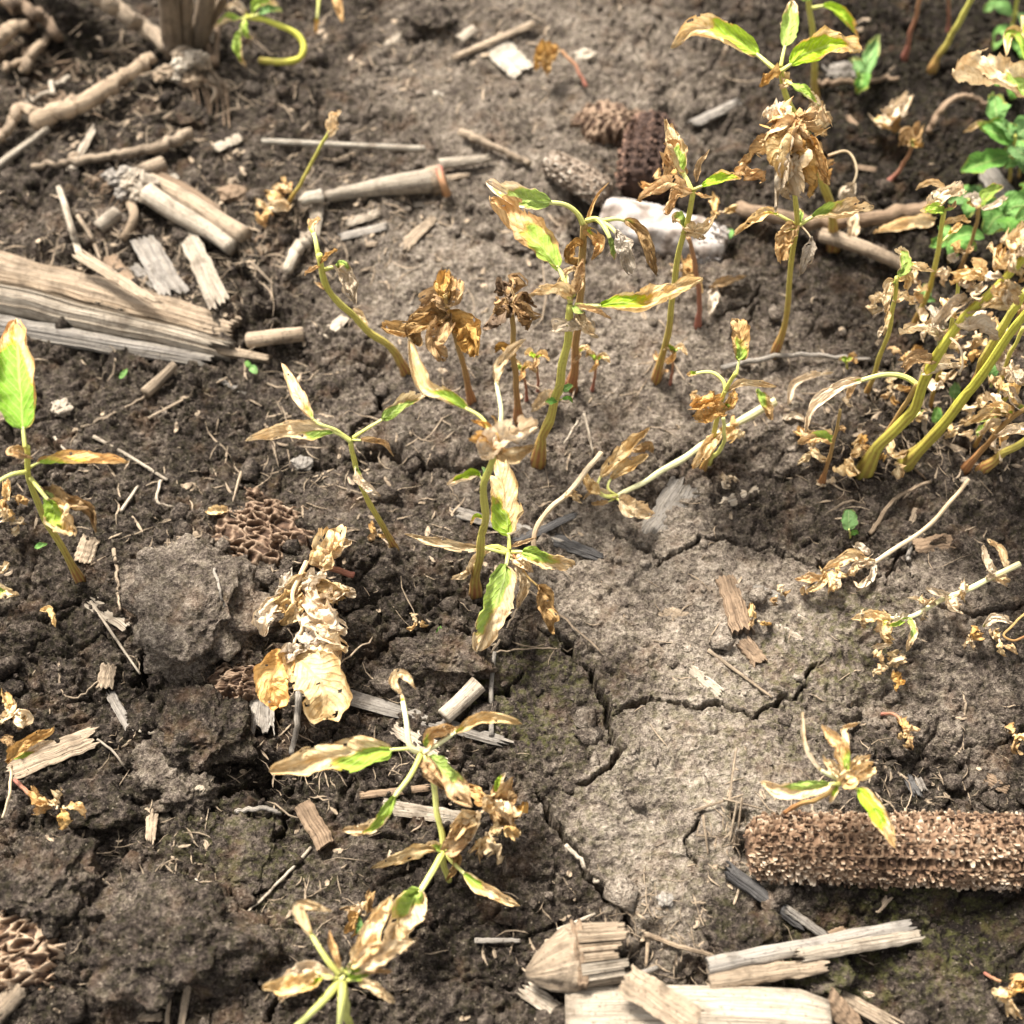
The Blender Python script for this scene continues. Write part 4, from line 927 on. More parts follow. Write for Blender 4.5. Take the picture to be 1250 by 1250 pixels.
SL((438, 972), (528, 962), 11, 'brown', 'brown stick lying left of the lower whorl stem', arc=1., rag=(.05, .1), lift=2)
SL((466, 984), (572, 1002), 19, 'pale', 'cream strip lying behind the lower whorl stem', arc=.5, rag=(.03, .05), lift=2)
SL((370, 984), (400, 1036), 27, 'brown', 'square ended brown stalk chip left of the lower whorls', 'stalk_chip', arc=.9, th=.35, rag=(.02, .03), lift=5)
TW([(380, 1036, 1), (345, 1075, 2), (300, 1118, 1)], 4.5, 'pale', 'thin pale straw below the square ended chip', n=18)
TW([(240, 1074, 1), (250, 1092, 2), (256, 1108, 1)], 3.5, 'pale', 'small forked straw below the low mossy clod', n=10)
TW([(290, 995, 3), (322, 990, 3), (350, 996, 2)], 7, 'grey', 'grey weathered root left of the square ended chip', n=16)
TW([(216, 1140, 4), (213, 1200, 5), (206, 1262, 4)], 7, 'tan', 'slim tan straw standing at the bottom left', n=18)
SL((238, 1172), (222, 1264), 11, 'tan', 'split tan straw right of the slim standing one', arc=.5, w2=9, rag=(.2, .02), lift=3)
TW([(130, 1218), (165, 1218), (208, 1232)], 3.5, 'tan', 'thin root crossing behind the bottom left straws', n=14)
SL((166, 1240), (200, 1240), 13, 'tan', 'oval tan chip at the bottom left edge of the picture', 'stalk_chip', arc=.5)
SL((-8, 1250), (34, 1202), 36, 'tan', 'blunt tan stalk end below the cob chunk at lower left', 'stalk_chunk', arc=1.3, th=.3, lift=8)
SL((-30, 524), (22, 500), 26, 'tan', 'grey tan stalk end behind the left edge leaf', 'stalk_chunk', arc=1.2, th=.3, lift=4)
TW([(600, 900, 1), (600, 840, 4), (604, 800, 3)], 7, 'grey', 'thin upright root right of the round peg', n=14)
TW([(604, 800, 2), (640, 795, 2), (700, 792, 1)], 2.5, 'tan', 'fine hair root left of the main crack', n=14)
TW([(640, 720, 3), (700, 770, 4), (735, 800, 1)], 3, 'tan', 'fine straw below the dead hanging leaf at centre', n=14)
TW([(600, 800, 2), (625, 760, 4), (640, 735, 3)], 3, 'tan', 'fine straw left of the dead hanging leaf', n=12)
TW([(335, 860, 6), (400, 842, 8), (460, 788, 4)], 3, 'tan', 'long thin straw crossing the dead leaf heap', n=16, lift=.008)
# grass blades stuck in the crust left of the cob
for pts, lb in [([(895, 922, 8), (888, 985, 2)], 'thin upright dry grass blade above the left end of the cob'),
    ([(845, 992, 2), (905, 975, 5)], 'dry grass blade lying across the others left of the cob'),
    ([(880, 980, 5), (930, 990, 2)], 'dry grass blade pointing at the left end of the cob'),
    ([(856, 1000, 5), (864, 1045, 1)], 'steep dry grass blade nearest the pale crust'),
    ([(903, 980, 6), (898, 1030, 1)], 'dry grass blade beside the little burrow'),
    ([(848, 1022, 3), (908, 1028, 2)], 'reddish dry grass blade below the little burrow'),
    ([(897, 985, 5), (890, 1028, 1)], 'second blade beside the little burrow')]:
    TW(pts, 3.5, 'tan', lb, 'grass_blade', 'grass blade', bend=False, n=10, sides=5, rough=.05)
# ------------------------------------------------------------------ bottom right pile
T = thing('stalk_stump', ground(705, 1175), 'broken corn stalk stump with a node at the bottom centre', 'stalk stump')
A = atz(646, 1176, .012); Bp = atz(718, 1168, .013); d = nrm(Bp-A); c = nrm(np.cross(d, (0, 0, 1.))); u = np.cross(c, d); s = mpp(A)
def revolve(nm, prof, mat, n=40, m=36, arc=(0, 2*math.pi), sd=3, wob=.05, thick=None):
    prof = np.array(prof, float); tt = np.linspace(prof[0, 0], prof[-1, 0], n); rr = np.interp(tt, prof[:, 0], prof[:, 1])*s
    a = np.linspace(arc[0], arc[1], m, endpoint=arc[1]-arc[0] < 6.2); full = arc[1]-arc[0] > 6.2
    TT, AA = np.meshgrid(tt, a, indexing='ij')
    R2 = rr[:, None]*(1+wob*perlin(AA*3.5, TT*.02, sd)+wob*.5*perlin(AA*11, TT*.02, sd+1)+wob*.5*perlin(AA*2, TT*.12, sd+2))
    off = np.clip(1-TT/55, 0, 1)**1.3*11*s
    V = A+d*(TT*s)[..., None]+c*off[..., None]+(c*np.cos(AA)[..., None]+u*np.sin(AA)[..., None]*.85)*R2[..., None]
    F = grid_faces(n, m, full).tolist(); F.append(list(range(m))[::-1]); F.append(list(range((n-1)*m, n*m)))
    mk(nm, V.reshape(-1, 3), F, mat, T, True, None, np.stack([AA*.012, TT*s], -1).reshape(-1, 2))
revolve('stalk_base', [(-6, 3), (-2, 9), (6, 17), (18, 26), (34, 33), (50, 38), (60, 38)], STRAW['tan'], wob=.12)
revolve('node', [(55, 37), (58, 40), (60, 38), (62, 36.5), (65, 40), (69, 38)], STRAW['brown'], n=16, wob=.24)
def shell(nm, r0, ln, mat, sd, a0, a1, m=46, n=18, th=5):
    a = np.linspace(a0, a1, m); e = ln*(1-.30*np.floor(3*np.clip(perlin(a*3.1+sd, a*0+sd, sd)+.5, 0, .99))/3-.10*np.abs(perlin(a*11, a*0, sd+1)))
    fib = 1+.05*perlin(a*7, a*0+sd, sd+2)+.035*perlin(a*19, a*0, sd+3)-.10*(np.abs(perlin(a*2.3, a*0+3, sd+4)) < .06)
    V = []; U = []
    for side in (0, 1):
        for i in range(n):
            t = i/(n-1); r = (r0-side*th)*s*fib*(1-.10*t)
            V.append(A+d*((62+e*t)*s)[:, None]+(c*np.cos(a)[:, None]+u*np.sin(a)[:, None]*.85)*r[:, None]); U.append(np.stack([a*.012+side*.07, (62+e*t)*s], 1))
    F = grid_faces(n, m).tolist(); F += [[x+n*m for x in f[::-1]] for f in grid_faces(n, m).tolist()]
    o = (n-1)*m
    for q in range(m-1): F.append([o+q, o+q+1, o+n*m+q+1, o+n*m+q])
    for i in range(n-1): F.append([i*m, (i+1)*m, n*m+(i+1)*m, n*m+i*m]); F.append([i*m+m-1, n*m+i*m+m-1, n*m+(i+1)*m+m-1, (i+1)*m+m-1])
    mk(nm, np.vstack(V), F, mat, T, False, None, np.vstack(U))
shell('split_wall', 40, 66, STRAW['tan'], 3, 1.85, 3.0); shell('split_wall', 37, 52, STRAW['tan'], 5, 1.25, 1.80); shell('split_wall', 40, 64, STRAW['pale'], 8, .62, 1.2); shell('split_wall', 37, 58, STRAW['tan'], 9, -.6, .56); shell('split_wall', 38, 56, STRAW['tan'], 12, 3.05, 4.2)
for k in range(9):
    p0 = A+d*(70*s)+(c*random.uniform(-20, 22)+u*random.uniform(-6, 20))*s; ln = random.uniform(26, 44)
    tube('fibre', catmull([p0, p0+d*ln*s*.5, p0+d*ln*s+c*random.uniform(-3, 3)*s], 8), np.linspace(3.4, 2, 8)*s, STRAW['tan' if k % 2 else 'brown'], T, 6, .3)
T = thing('corn_stalk', ground(880, 1235), 'wide smooth cream corn stalk lying along the bottom edge', 'corn stalk')
P = catmull([atz(x, y, .010) for x, y in ((690, 1236), (800, 1236), (930, 1240), (1012, 1246))], 40)
tube('stalk', P, np.interp(np.linspace(0, 1, 40), (0, .1, .9, 1), (26, 31, 33, 24))*mpp(P[0]), STRAW['pale'], T, 40, .10, flat=.55)
slat('split_edge', (1002, 1222), (1046, 1262), 34, STRAW['brown'], parent=T, arc=1.1, rag=(.1, .2), h=(13, 8))
SL((634, 1206), (716, 1262), 22, 'pale', 'cream strip slanting below the broken stump', arc=.4, th=.2, lift=6)
SL((652, 1242), (690, 1262), 12, 'pale', 'narrow cream sliver left under the slanting strip', arc=.4, lift=2)
SL((756, 1204), (842, 1266), 38, 'tan', 'broad fibrous strip lying over the wide cream stalk', arc=.3, th=.16, rag=(.06, .05), w2=42, h=(20, 26))
T = thing('split_stick', ground(980, 1180), 'two tone stick with grey top and yellow edge at the bottom right', 'stick')
slat('upper_half', (856, 1190), (1112, 1134), 26, STRAW['grey'], parent=T, arc=1.2, th=.3, w2=21, n=40, m=17, rag=(.01, .06), h=(19, 10))
slat('lower_half', (960, 1176), (1122, 1146), 20, STRAW['pale'], parent=T, arc=1.0, th=.3, w2=18, n=34, rag=(.1, .04), h=(14, 8))
slat('lower_half', (858, 1206), (1008, 1184), 34, STRAW['tan'], parent=T, arc=1.2, th=.25, w2=24, n=34, m=17, rag=(.01, .12), h=(18, 12))
SL((985, 1196), (1108, 1262), 20, 'tan', 'brown shredded strip running down right from the two tone stick', arc=.9, th=.2, rag=(.1, .2), lift=4)
SL((884, 1060), (985, 1134), 24, 'dark', 'dark weathered stick under the left end of the cob', arc=1.1, th=.3, lift=3, w2=20, rag=(.1, .1))
SL((955, 1108), (1010, 1146), 13, 'grey', 'grey brown splinter at the end of the dark weathered stick', arc=1., lift=3)
SL((1004, 1150), (1034, 1138), 20, 'brown', 'small brown chip right of the grey brown splinter', 'stalk_chip', arc=.8, lift=2)
SL((1068, 1114), (1088, 1092), 9, 'tan', 'thin tan chip on dark soil below the cob', 'stalk_chip', arc=.6)
TW([(786, 1144, 4), (820, 1156, 4), (872, 1170, 3)], 7, 'root', 'pale root right of the broken stump', n=18)
TW([(790, 1146, 4), (788, 1180, 2)], 5, 'root', 'short root hanging down right of the broken stump', n=10)
TW([(760, 1200, 4), (800, 1185, 5)], 10, 'grey', 'short grey splinter between stump and wide stalk', bend=False, n=10)
TW([(680, 1138, 3), (726, 1118, 3)], 5, 'pale', 'pale straw just behind the broken stump', bend=False, n=10)
TW([(580, 1150, 2), (635, 1150, 2)], 7, 'grey', 'small pale root left of the broken stump', n=12)
TW([(690, 1035, 4), (712, 1058, 4), (730, 1078, 3)], 6, 'pale', 'pale straw lying along the lower crack', n=12)
SL((1105, 945), (1122, 978), 14, 'dark', 'dark grey flake right of the seedling on the cob', 'husk_piece', arc=.9, rag=(.3, .3), lift=2)
SL((1118, 948), (1128, 968), 10, 'grey', 'smaller grey flake beside the dark one', 'husk_piece', arc=.9, rag=(.3, .2), lift=2)
SL((1200, 948), (1232, 964), 18, 'brown', 'brown leafy flake above the cob near the right edge', 'husk_piece', arc=.8, rag=(.2, .2), lift=1)
SL((1112, 668), (1164, 660), 22, 'brown', 'flat brown husk in the crack at the right', 'husk_piece', arc=.3, th=.08, lift=1)
TW([(1060, 655, 2), (1090, 615, 4), (1134, 592, 3)], 6, 'root', 'wavy pale root right of the tiny green sprout', n=20, wob=1.)
TW([(1106, 690, 4), (1108, 660, 4)], 6, 'grey', 'short grey stub above the flat brown husk', n=8)
SL((1112, 640), (1120, 615), 8, 'tan', 'small upright sliver right of the wavy root', arc=.6)
TW([(640, 470, 3), (690, 500, 6), (705, 470, 2)], 3, 'tan', 'hair root at the foot of the tall central seedling', n=12)
TW([(705, 520, 4), (688, 545, 2)], 3, 'pale', 'fine root right of the thick central stem', n=8)
TW([(712, 512, 5), (720, 540, 3), (724, 556, 1)], 3.5, 'pale', 'bent fine root right of the thick central stem', n=10)
TW([(880, 455, 3), (960, 442, 5), (1060, 444, 3)], 7, 'grey', 'grey stick behind the right hand stems', n=18)
SL((1135, 535), (1180, 555), 15, 'tan', 'curled tan husk between the two thick right hand stems', 'husk_piece', arc=1.6, rag=(.1, .1), lift=1)
TW([(1120, 520, 8), (1128, 538, 3), (1140, 548, 2)], 7, 'pale', 'pale root bit between the thick right hand stems', n=10)
TW([(1085, 545), (1130, 585)], 3.5, 'brown', 'fine brown root below the thick right hand stem', bend=False, n=10)
for (x, y, r, tn, lb) in [(1178, 588, 5, 'pale', 'small pale stone below the brown stem at right'), (370, 568, 10, 'grey', 'pale crumbly stone right of the left wilted leaf'), (76, 500, 11, 'pale', 'pale crumbly stone beside the left edge leaf'), (812, 1099, 8, 'grey', 'pale grey pebble at the end of the lower crack'), (714, 72, 11, 'pale', 'pale blurred pebble right of the bright square chip'), (285, 240, 13, 'brown', 'round reddish brown pebble below the blunt tan chip'), (212, 218, 5, 'white', 'tiny white grain above the pale stalk base')]:
    lump('pebble', x, y, r, STRAW[tn], lb, 'pebble', 'pebbles and grains on the soil', None, .35, int(x) % 17, None, .75, .6)

# ------------------------------------------------------------------ chaff nobody could count
def chaff():
    V, F, UV = [], [], []; R = np.random.RandomState(9); n = 0
    spots = [(150, 120, 160, 90, 330), (200, 310, 190, 70, 300), (400, 280, 160, 80, 220), (600, 500, 620, 520, 420), (250, 1080, 250, 150, 260), (900, 1030, 60, 60, 60), (1100, 520, 140, 90, 240), (1080, 950, 150, 60, 90), (350, 600, 320, 130, 260), (760, 1120, 120, 60, 90), (820, 1180, 200, 60, 110), (330, 880, 160, 90, 150), (520, 60, 160, 60, 90)]
    for (cx, cy, rx, ry, k) in spots:
        for _ in range(k):
            x = cx+R.normal(0, .55)*rx; y = cy+R.normal(0, .55)*ry
            if not (-30 < x < 1280 and -10 < y < 1265): continue
            p = ground(x, y); s_ = mpp(p); kind = R.rand()
            if kind < .60: L = (6+R.gamma(2.0, 9.0))*s_; w_ = R.uniform(.45, .95)*s_; bend = .25       # hair-thin fibres
            elif kind < .89: L = R.gamma(2.5, 5.5)*s_; w_ = R.uniform(.7, 1.5)*s_; bend = .1           # slivers
            else: L = R.uniform(6, 15)*s_; w_ = R.uniform(1.8, 3.2)*s_; bend = .12                    # flakes
            a = R.uniform(0, 6.28); d_ = np.array((math.cos(a), math.sin(a), R.normal(0, .15))); c_ = np.array((-math.sin(a), math.cos(a), R.normal(0, .3)))
            q = R.normal(0, bend, 2)*L; m_ = 5; rows = []
            for i in range(m_):
                t = i/(m_-1)-.5; b = p+d_*L*t+c_*(q[0]*(.25-t*t)*2+q[1]*t*t*t*3)
                b[2] = max(hz(b[0], b[1])+min(w_*.4, s_*.5), b[2]+abs(t)*0)+(.25-t*t)*R.uniform(0, .25)*L*(bend > .2)
                ww = w_*(.45+.75*(1-(2*t)**2)*R.uniform(.6, 1.2))
                rows += [b+c_*ww, b+np.array((0, 0, min(w_*.6, s_*.7))), b-c_*ww]
            o = n*15; V += rows
            for i in range(m_-1):
                for jx_ in range(3): F.append([o+i*3+jx_, o+i*3+(jx_+1) % 3, o+i*3+3+(jx_+1) % 3, o+i*3+3+jx_])
            q0 = R.uniform(0, 1); UV += [(q0+jx_*.0008, i/(m_-1)*L) for i in range(m_) for jx_ in range(3)]; n += 1
    o = mk('chaff', V, F, STRAW['tan'], None, False, None, UV, (0, 0, 0))
    tag(o, 'fine brown chaff and straw fibres scattered over the soil', 'chaff', None, 'stuff')
chaff()
# ------------------------------------------------------------------ wilted seedlings
GP = 'wilting seedlings'
# left edge
p = Plant('wilted_seedling', (98, 709), 'seedling at the left edge with one large green brown edged leaf', 'seedling', GP)
p.stem([(98, 709), (78, 672), (55, 635), (38, 590), (31, 545)], 12, 'olive', 9)
p.leaf([(31, 548), (28, 520), (24, 460), (20, 390)], 68, .80, 1.0, .5, .16, .5, .08, 0, 'fresh', pw=7, shape=(.5, .7), fold=.4)
p.leaf([(34, 572), (55, 563), (105, 562), (156, 566)], 27, .42, .2, .6, .12, 1.1, .32, 25, 'orange', pw=5)
p.leaf([(37, 583), (55, 606), (72, 628), (92, 650)], 46, .62, -.6, .3, .42, .9, .6, -10, 'tan', pw=7)
p.leaf([(40, 590), (80, 612), (110, 625), (118, 650)], 34, .1, -1.0, .6, .2, 1.6, .9, 10, 'brown', pw=4)
p.leaf([(33, 576), (12, 580), (-8, 592), (-26, 604)], 26, .55, -.3, .5, .6, .9, .4, 0, 'tan', pw=7)
p.leaf([(30, 552), (22, 548), (14, 553), (40, 560)], 16, 0, .1, .3, 0, 1.8, .6, 0, 'orange')
p.wad(12, 612, 40, 4, ['tan', 'orange'], 2.2, seed=2)
p.wad(18, 640, 34, 3, ['orange', 'tan'], 1.4, seed=3)
p = Plant('dead_leaf', (2, 735), 'small green tipped leaf at the left edge below the seedling', 'leaf', 'fallen dead leaves')
p.leaf([(-18, 722), (2, 722), (22, 727)], 24, .6, 0, .3, 0, .8, .5, 0, 'tan', h=.8); p.leaf([(-14, 700), (2, 696), (12, 688)], 16, 0, 0, .3, 0, 1.2, .6, 0, 'tan', h=.8)
# left centre
p = Plant('wilted_seedling', (483, 672), 'slender leaning seedling with two long tan leaves to its left', 'seedling', GP)
p.stem([(483, 672), (466, 640), (446, 605), (434, 570), (428, 538)], 10, 'olive', 8)
p.leaf([(429, 540), (415, 530), (398, 526), (350, 526), (300, 538)], 32, .30, .4, .7, .2, .9, .25, 12, 'tan', pw=7)
p.leaf([(429, 538), (408, 524), (385, 515), (368, 490), (343, 442)], 24, .16, 1.2, .6, .42, 1.2, .35, -8, 'tan', pw=6)
p.leaf([(430, 535), (450, 522), (470, 510), (492, 494), (520, 482)], 26, .72, .3, .4, .42, .9, .3, 0, 'tan', pw=6)
p.leaf([(430, 537), (448, 538), (468, 541), (479, 556)], 14, .05, -.6, .4, .2, 1.6, .6, 0, 'orange', pw=4)
p.leaf([(434, 568), (440, 588), (452, 600), (464, 606)], 18, .2, -.2, .3, .1, 1.0, .7, 0, 'pale')
p.wad(462, 655, 24, 3, 'brown', .7, seed=4)
# leaning yellow stem at upper left of centre
p = Plant('wilted_seedling', (497, 455), 'leaning yellow stemmed seedling with shrivelled tip near the split stalk', 'seedling', GP)
p.stem([(497, 455), (478, 425), (448, 402), (412, 368), (396, 340), (388, 312)], 13, 'olive', 10)
p.leaf([(389, 316), (385, 292), (380, 275), (392, 268)], 14, .3, .6, .4, .55, 1.5, .5, 0, 'tan', pw=8)
p.leaf([(393, 330), (412, 326), (424, 340), (432, 366)], 34, .2, -.8, .8, .3, 1.3, .7, 0, 'pale', pw=7)
p.leaf([(391, 322), (400, 312), (412, 305)], 10, 0, .2, .2, 0, 1.4, .8, 0, 'orange'); p.leaf([(391, 325), (380, 330), (372, 336)], 9, 0, .1, .2, 0, 1.4, .8, 0, 'orange')
p.leaf([(402, 350), (395, 352), (385, 345)], 10, 0, 0, .2, 0, 1.2, .6, 0, 'brown'); p.leaf([(448, 402), (440, 385), (430, 380)], 14, 0, .2, .2, 0, 1.5, .7, 0, 'tan')
# brown dead plant
p = Plant('dead_seedling', (576, 490), 'dead seedling with broad veined golden brown leaves left of centre', 'seedling', GP)
p.stem([(576, 490), (568, 455), (558, 418), (548, 385), (544, 360)], 11, 'brown', 7)
for pts, w_, tn, rl in [([(545, 365), (540, 352), (545, 335)], 28, 'brown', 0), ([(548, 385), (530, 385), (508, 400), (505, 420)], 44, 'brown', 10), ([(550, 392), (562, 395), (575, 408), (578, 432)], 46, 'brown', -15),
     ([(549, 388), (540, 402), (532, 420), (540, 440)], 40, 'brown', 0), ([(547, 375), (530, 362), (518, 372)], 30, 'brown', 20), ([(548, 385), (515, 398), (485, 405), (468, 402)], 30, 'brown', 0), ([(546, 372), (556, 360), (562, 345)], 26, 'brown', 0)]:
    p.leaf(pts, w_, .0, -.7, .5, 0, .9, .5, rl, tn, shape=(.45, .5))
p.leaf([(546, 370), (552, 352), (550, 336)], 22, 0, .4, .2, 0, 1.2, .5, 0, 'brown')
# dark shrivelled plant
p = Plant('dead_seedling', (633, 512), 'dead seedling with black brown shrivelled top left of the central stem', 'seedling', GP)
p.stem([(633, 512), (630, 470), (627, 425), (625, 388), (625, 368)], 11, 'brown', 8)
for k, (x, y) in enumerate([(600, 385), (606, 398), (650, 372), (655, 390), (610, 362), (645, 402), (632, 356), (592, 396), (618, 374), (640, 380)]):
    p.leaf([(625, 372), ((625+x)/2, y-12), (x, y)], 20, 0, -.7, .7, .1, 1.9, .8, k*24-90, 'dark' if k % 3 else 'brown', pw=4, ptone='brown')
p.leaf([(629, 440), (615, 425), (604, 430)], 18, 0, 0, .3, 0, 1.3, .6, 0, 'brown')
# behind the central plant
p = Plant('wilted_seedling', (698, 472), 'seedling behind the central one with arched pale petiole and hanging grey leaf', 'seedling', GP)
p.stem([(698, 472), (702, 430), (708, 370), (711, 310), (713, 272)], 13, 'brown', 12)
p.leaf([(712, 275), (706, 262), (690, 250), (660, 246), (625, 240), (594, 224)], 38, .72, .4, 1.0, .40, 1.1, .35, 15, 'pale', pw=9)
p.leaf([(715, 270), (730, 268), (744, 290), (750, 318)], 12, .9, -1.0, .6, .6, .9, .3, 0, 'tan', pw=9)
p.leaf([(728, 268), (748, 280), (760, 300), (766, 335)], 30, 0, -1.4, .6, .35, .9, .5, 0, 'grey', pw=8)
p.leaf([(730, 270), (760, 268), (785, 288), (800, 335)], 26, .05, -1.6, .8, .3, 1.3, .5, -15, 'brown', pw=7)
p.leaf([(714, 280), (726, 245), (744, 222)], 8, 0, 1.0, .1, 0, 1.6, .4, 0, 'orange'); p.leaf([(714, 285), (724, 290), (732, 300), (725, 316)], 22, .25, -.6, .4, 0, 1.6, .7, 0, 'orange')
p.leaf([(711, 300), (700, 300), (694, 316), (704, 325)], 20, 0, -.5, .3, 0, 1.4, .7, 0, 'brown'); p.leaf([(709, 325), (690, 335), (680, 345)], 12, 0, 0, .2, 0, 1.3, .7, 0, 'tan')
# central plant
p = Plant('wilted_seedling', (656, 562), 'tall central seedling with green based brown leaf pointing up left', 'seedling', GP)
p.stem([(656, 562), (668, 520), (680, 480), (690, 425), (698, 372)], 17, 'olive', 12)
p.leaf([(697, 372), (690, 348), (681, 326), (655, 296), (628, 272), (598, 246)], 54, .55, 1.0, .5, .30, .65, .28, -14, 'orange', pw=8)
p.leaf([(700, 372), (722, 374), (745, 372), (795, 368), (859, 340)], 40, .40, .8, -.1, .20, .8, .28, 8, 'tan', pw=8)
p.leaf([(697, 366), (682, 355), (664, 356), (648, 362)], 24, .1, .2, .5, 0, 1.5, .6, 0, 'tan')
p.leaf([(700, 362), (706, 345), (712, 318)], 24, 0, 1.2, .2, .1, 1.3, .6, 0, 'orange')
p.leaf([(700, 374), (720, 378), (732, 382), (746, 390)], 12, 0, -.2, .3, 0, 1.5, .5, 0, 'orange')
p.leaf([(724, 402), (705, 398), (676, 402)], 27, 0, -.2, .4, 0, .7, .25, 0, 'grey', shape=(.14, .12)); p.leaf([(704, 382), (714, 400), (724, 412)], 22, 0, -.5, .3, 0, 1.3, .7, 0, 'tan')
p.leaf([(698, 360), (690, 350), (692, 335)], 12, .9, .5, .2, 0, .8, .3, 0, 'tan'); p.leaf([(699, 374), (705, 380), (714, 382)], 10, .95, 0, .2, 0, .6, .2, 0, 'tan')
p.leaf([(684, 482), (690, 475), (699, 470)], 12, 1, .2, .2, .3, .5, .2, 0, 'green', pw=3); p.leaf([(682, 488), (674, 490), (666, 490)], 11, 1, .1, .2, .2, .5, .2, 0, 'green', pw=3); p.leaf([(683, 488), (694, 486), (699, 492)], 7, 1, .0, .2, .2, .5, .2, 0, 'green', pw=3)
# small red stemmed sprouts near it
for (bx, by, tx, ty, lb) in [(657, 478, 654, 438, 'tiny red stemmed sprout left of the thick central stem'), (643, 488, 638, 452, 'tiny red stemmed sprout beside the dark dead seedling'), (723, 476, 728, 440, 'tiny red stemmed sprout right of the thick central stem'), (818, 470, 822, 430, 'tiny withered red sprout at the foot of the middle right seedling'), (690, 470, 706, 430, 'withered leaning sprout behind the central stem')]:
    p = Plant('sprout', (bx, by), lb, 'sprout', 'tiny red stemmed sprouts'); p.stem([(bx, by), ((bx+tx)/2+1, (by+ty)/2), (tx, ty)], 5, 'red', 4)
    p.leaf([(tx, ty), (tx-8, ty-8), (tx-12, ty-4)], 11, .6, 0, .2, 0, 1, .6, 0, 'tan'); p.leaf([(tx, ty), (tx+8, ty-6), (tx+16, ty+3)], 11, .3, 0, .2, 0, 1, .6, 0, 'tan'); p.leaf([(tx, ty), (tx, ty+6), (tx-6, ty+14)], 10, 0, -.3, .2, 0, 1.3, .7, 0, 'orange')
p = Plant('dead_leaf', (668, 498), 'tan dead leaf at the foot of the thick central stem', 'leaf', 'fallen dead leaves')
p.leaf([(676, 480), (665, 488), (650, 502)], 24, 0, 0, .3, 0, 1, .6, 0, 'tan', h=.6)
# front centre upper
p = Plant('wilted_seedling', (580, 726), 'front central seedling with crumpled tan leaf on top of its stem', 'seedling', GP)
p.stem([(580, 726), (584, 690), (590, 640), (592, 595), (604, 552)], 15, 'olive', 11)
p.leaf([(606, 548), (598, 535), (580, 540)], 26, 0, -.2, .4, 0, 1.5, .8, 0, 'orange')
p.leaf([(590, 556), (612, 540), (632, 532), (654, 524)], 44, 0, .5, .7, 0, 1.2, .5, 10, 'pale', shape=(.4, .4)); p.leaf([(604, 552), (625, 556), (650, 546)], 26, 0, -.3, .4, 0, 1.3, .7, -20, 'tan')
p.leaf([(604, 540), (590, 512), (572, 500), (545, 485), (515, 470), (498, 412)], 30, .42, .8, .5, .32, 1.1, .3, -8, 'tan', pw=7)
p.leaf([(606, 540), (612, 505), (606, 462), (615, 440), (642, 414)], 22, 0, 1.4, .4, .52, 1.4, .5, 0, 'tan', pw=8, ptone='pale')
p.leaf([(603, 530), (592, 520), (576, 514)], 12, 0, .1, .3, 0, 1.4, .7, 0, 'orange'); p.leaf([(606, 530), (606, 515), (600, 508)], 9, 0, .3, .2, 0, 1.3, .7, 0, 'brown')
p.leaf([(592, 590), (582, 578), (570, 582), (546, 592)], 17, .75, 0, .3, .2, .8, .35, 0, 'pale', pw=4); p.leaf([(592, 585), (592, 575), (588, 570)], 8, 1, .2, .1, 0, .6, .2, 0, 'green')
p.leaf([(589, 632), (580, 630), (575, 640)], 9, .6, 0, .2, 0, 1, .6, 0, 'tan')
# central whorl
p = Plant('wilted_seedling', (585, 700), 'central whorl of green and tan leaves close to the soil', 'seedling', GP)
p.stem([(583, 712, 0), (580, 692, -.2), (590, 672, -.5), (607, 668, -1.0), (622, 674, -1.5)], 10, 'olive', 9, z=[0, 1.2, 2.4, 3.0, 3.2])
p.leaf([(622, 672), (621, 655), (619, 640), (615, 600), (606, 556)], 50, .42, 1.4, .3, .18, .6, .25, 0, 'tan', pw=7, shape=(.35, .45))
p.leaf([(621, 674), (618, 690), (614, 712), (602, 750), (583, 795)], 54, .70, -1.4, .8, .12, .6, .22, 6, 'tan', pw=7, shape=(.5, .62))
p.leaf([(618, 676), (595, 670), (565, 668), (530, 662), (494, 652)], 21, .05, .2, .4, .25, 1.3, .4, 10, 'tan', pw=6)
p.leaf([(624, 674), (640, 674), (665, 682), (700, 690)], 32, .62, -.2, .4, .18, .9, .3, -18, 'tan', pw=6, shape=(.5, .5))
p.leaf([(622, 678), (640, 690), (648, 698)], 22, 0, -.8, .2, 0, 1.1, .6, 0, 'tan'); p.leaf([(626, 676), (645, 705), (660, 722), (672, 772)], 36, 0, -2.2, .4, .45, 1.1, .5, 10, 'brown', pw=4, ptone='brown')
p.leaf([(622, 677), (640, 712), (632, 742)], 22, 0, -2, .3, .2, 1.2, .6, 0, 'tan', pw=4); p.leaf([(605, 670), (588, 676), (575, 690), (578, 706)], 12, 0, -1.6, .6, 0, 1.4, .4, 0, 'tan')
p.leaf([(600, 668), (570, 700), (552, 708)], 14, 0, -2.2, .3, .3, 1.4, .8, 0, 'tan', pw=3); p.leaf([(622, 668), (640, 662), (655, 656)], 8, 0, .3, .2, 0, 1.3, .6, 0, 'orange')
p = Plant('dry_twig', (652, 672), 'bent dry tan twig rising right from the central whorl', 'twig', 'dry sticks and roots on the soil')
p.stem([(651, 675), (655, 645), (672, 620), (692, 604), (715, 576), (733, 552)], 9, 'dry', 9, z=[.3, 1.0, 1.8, 2.2, 2.2, 2.0])
p.leaf([(690, 606), (698, 604), (705, 612)], 16, 0, -.6, .2, 0, 1.2, .7, 0, 'tan')
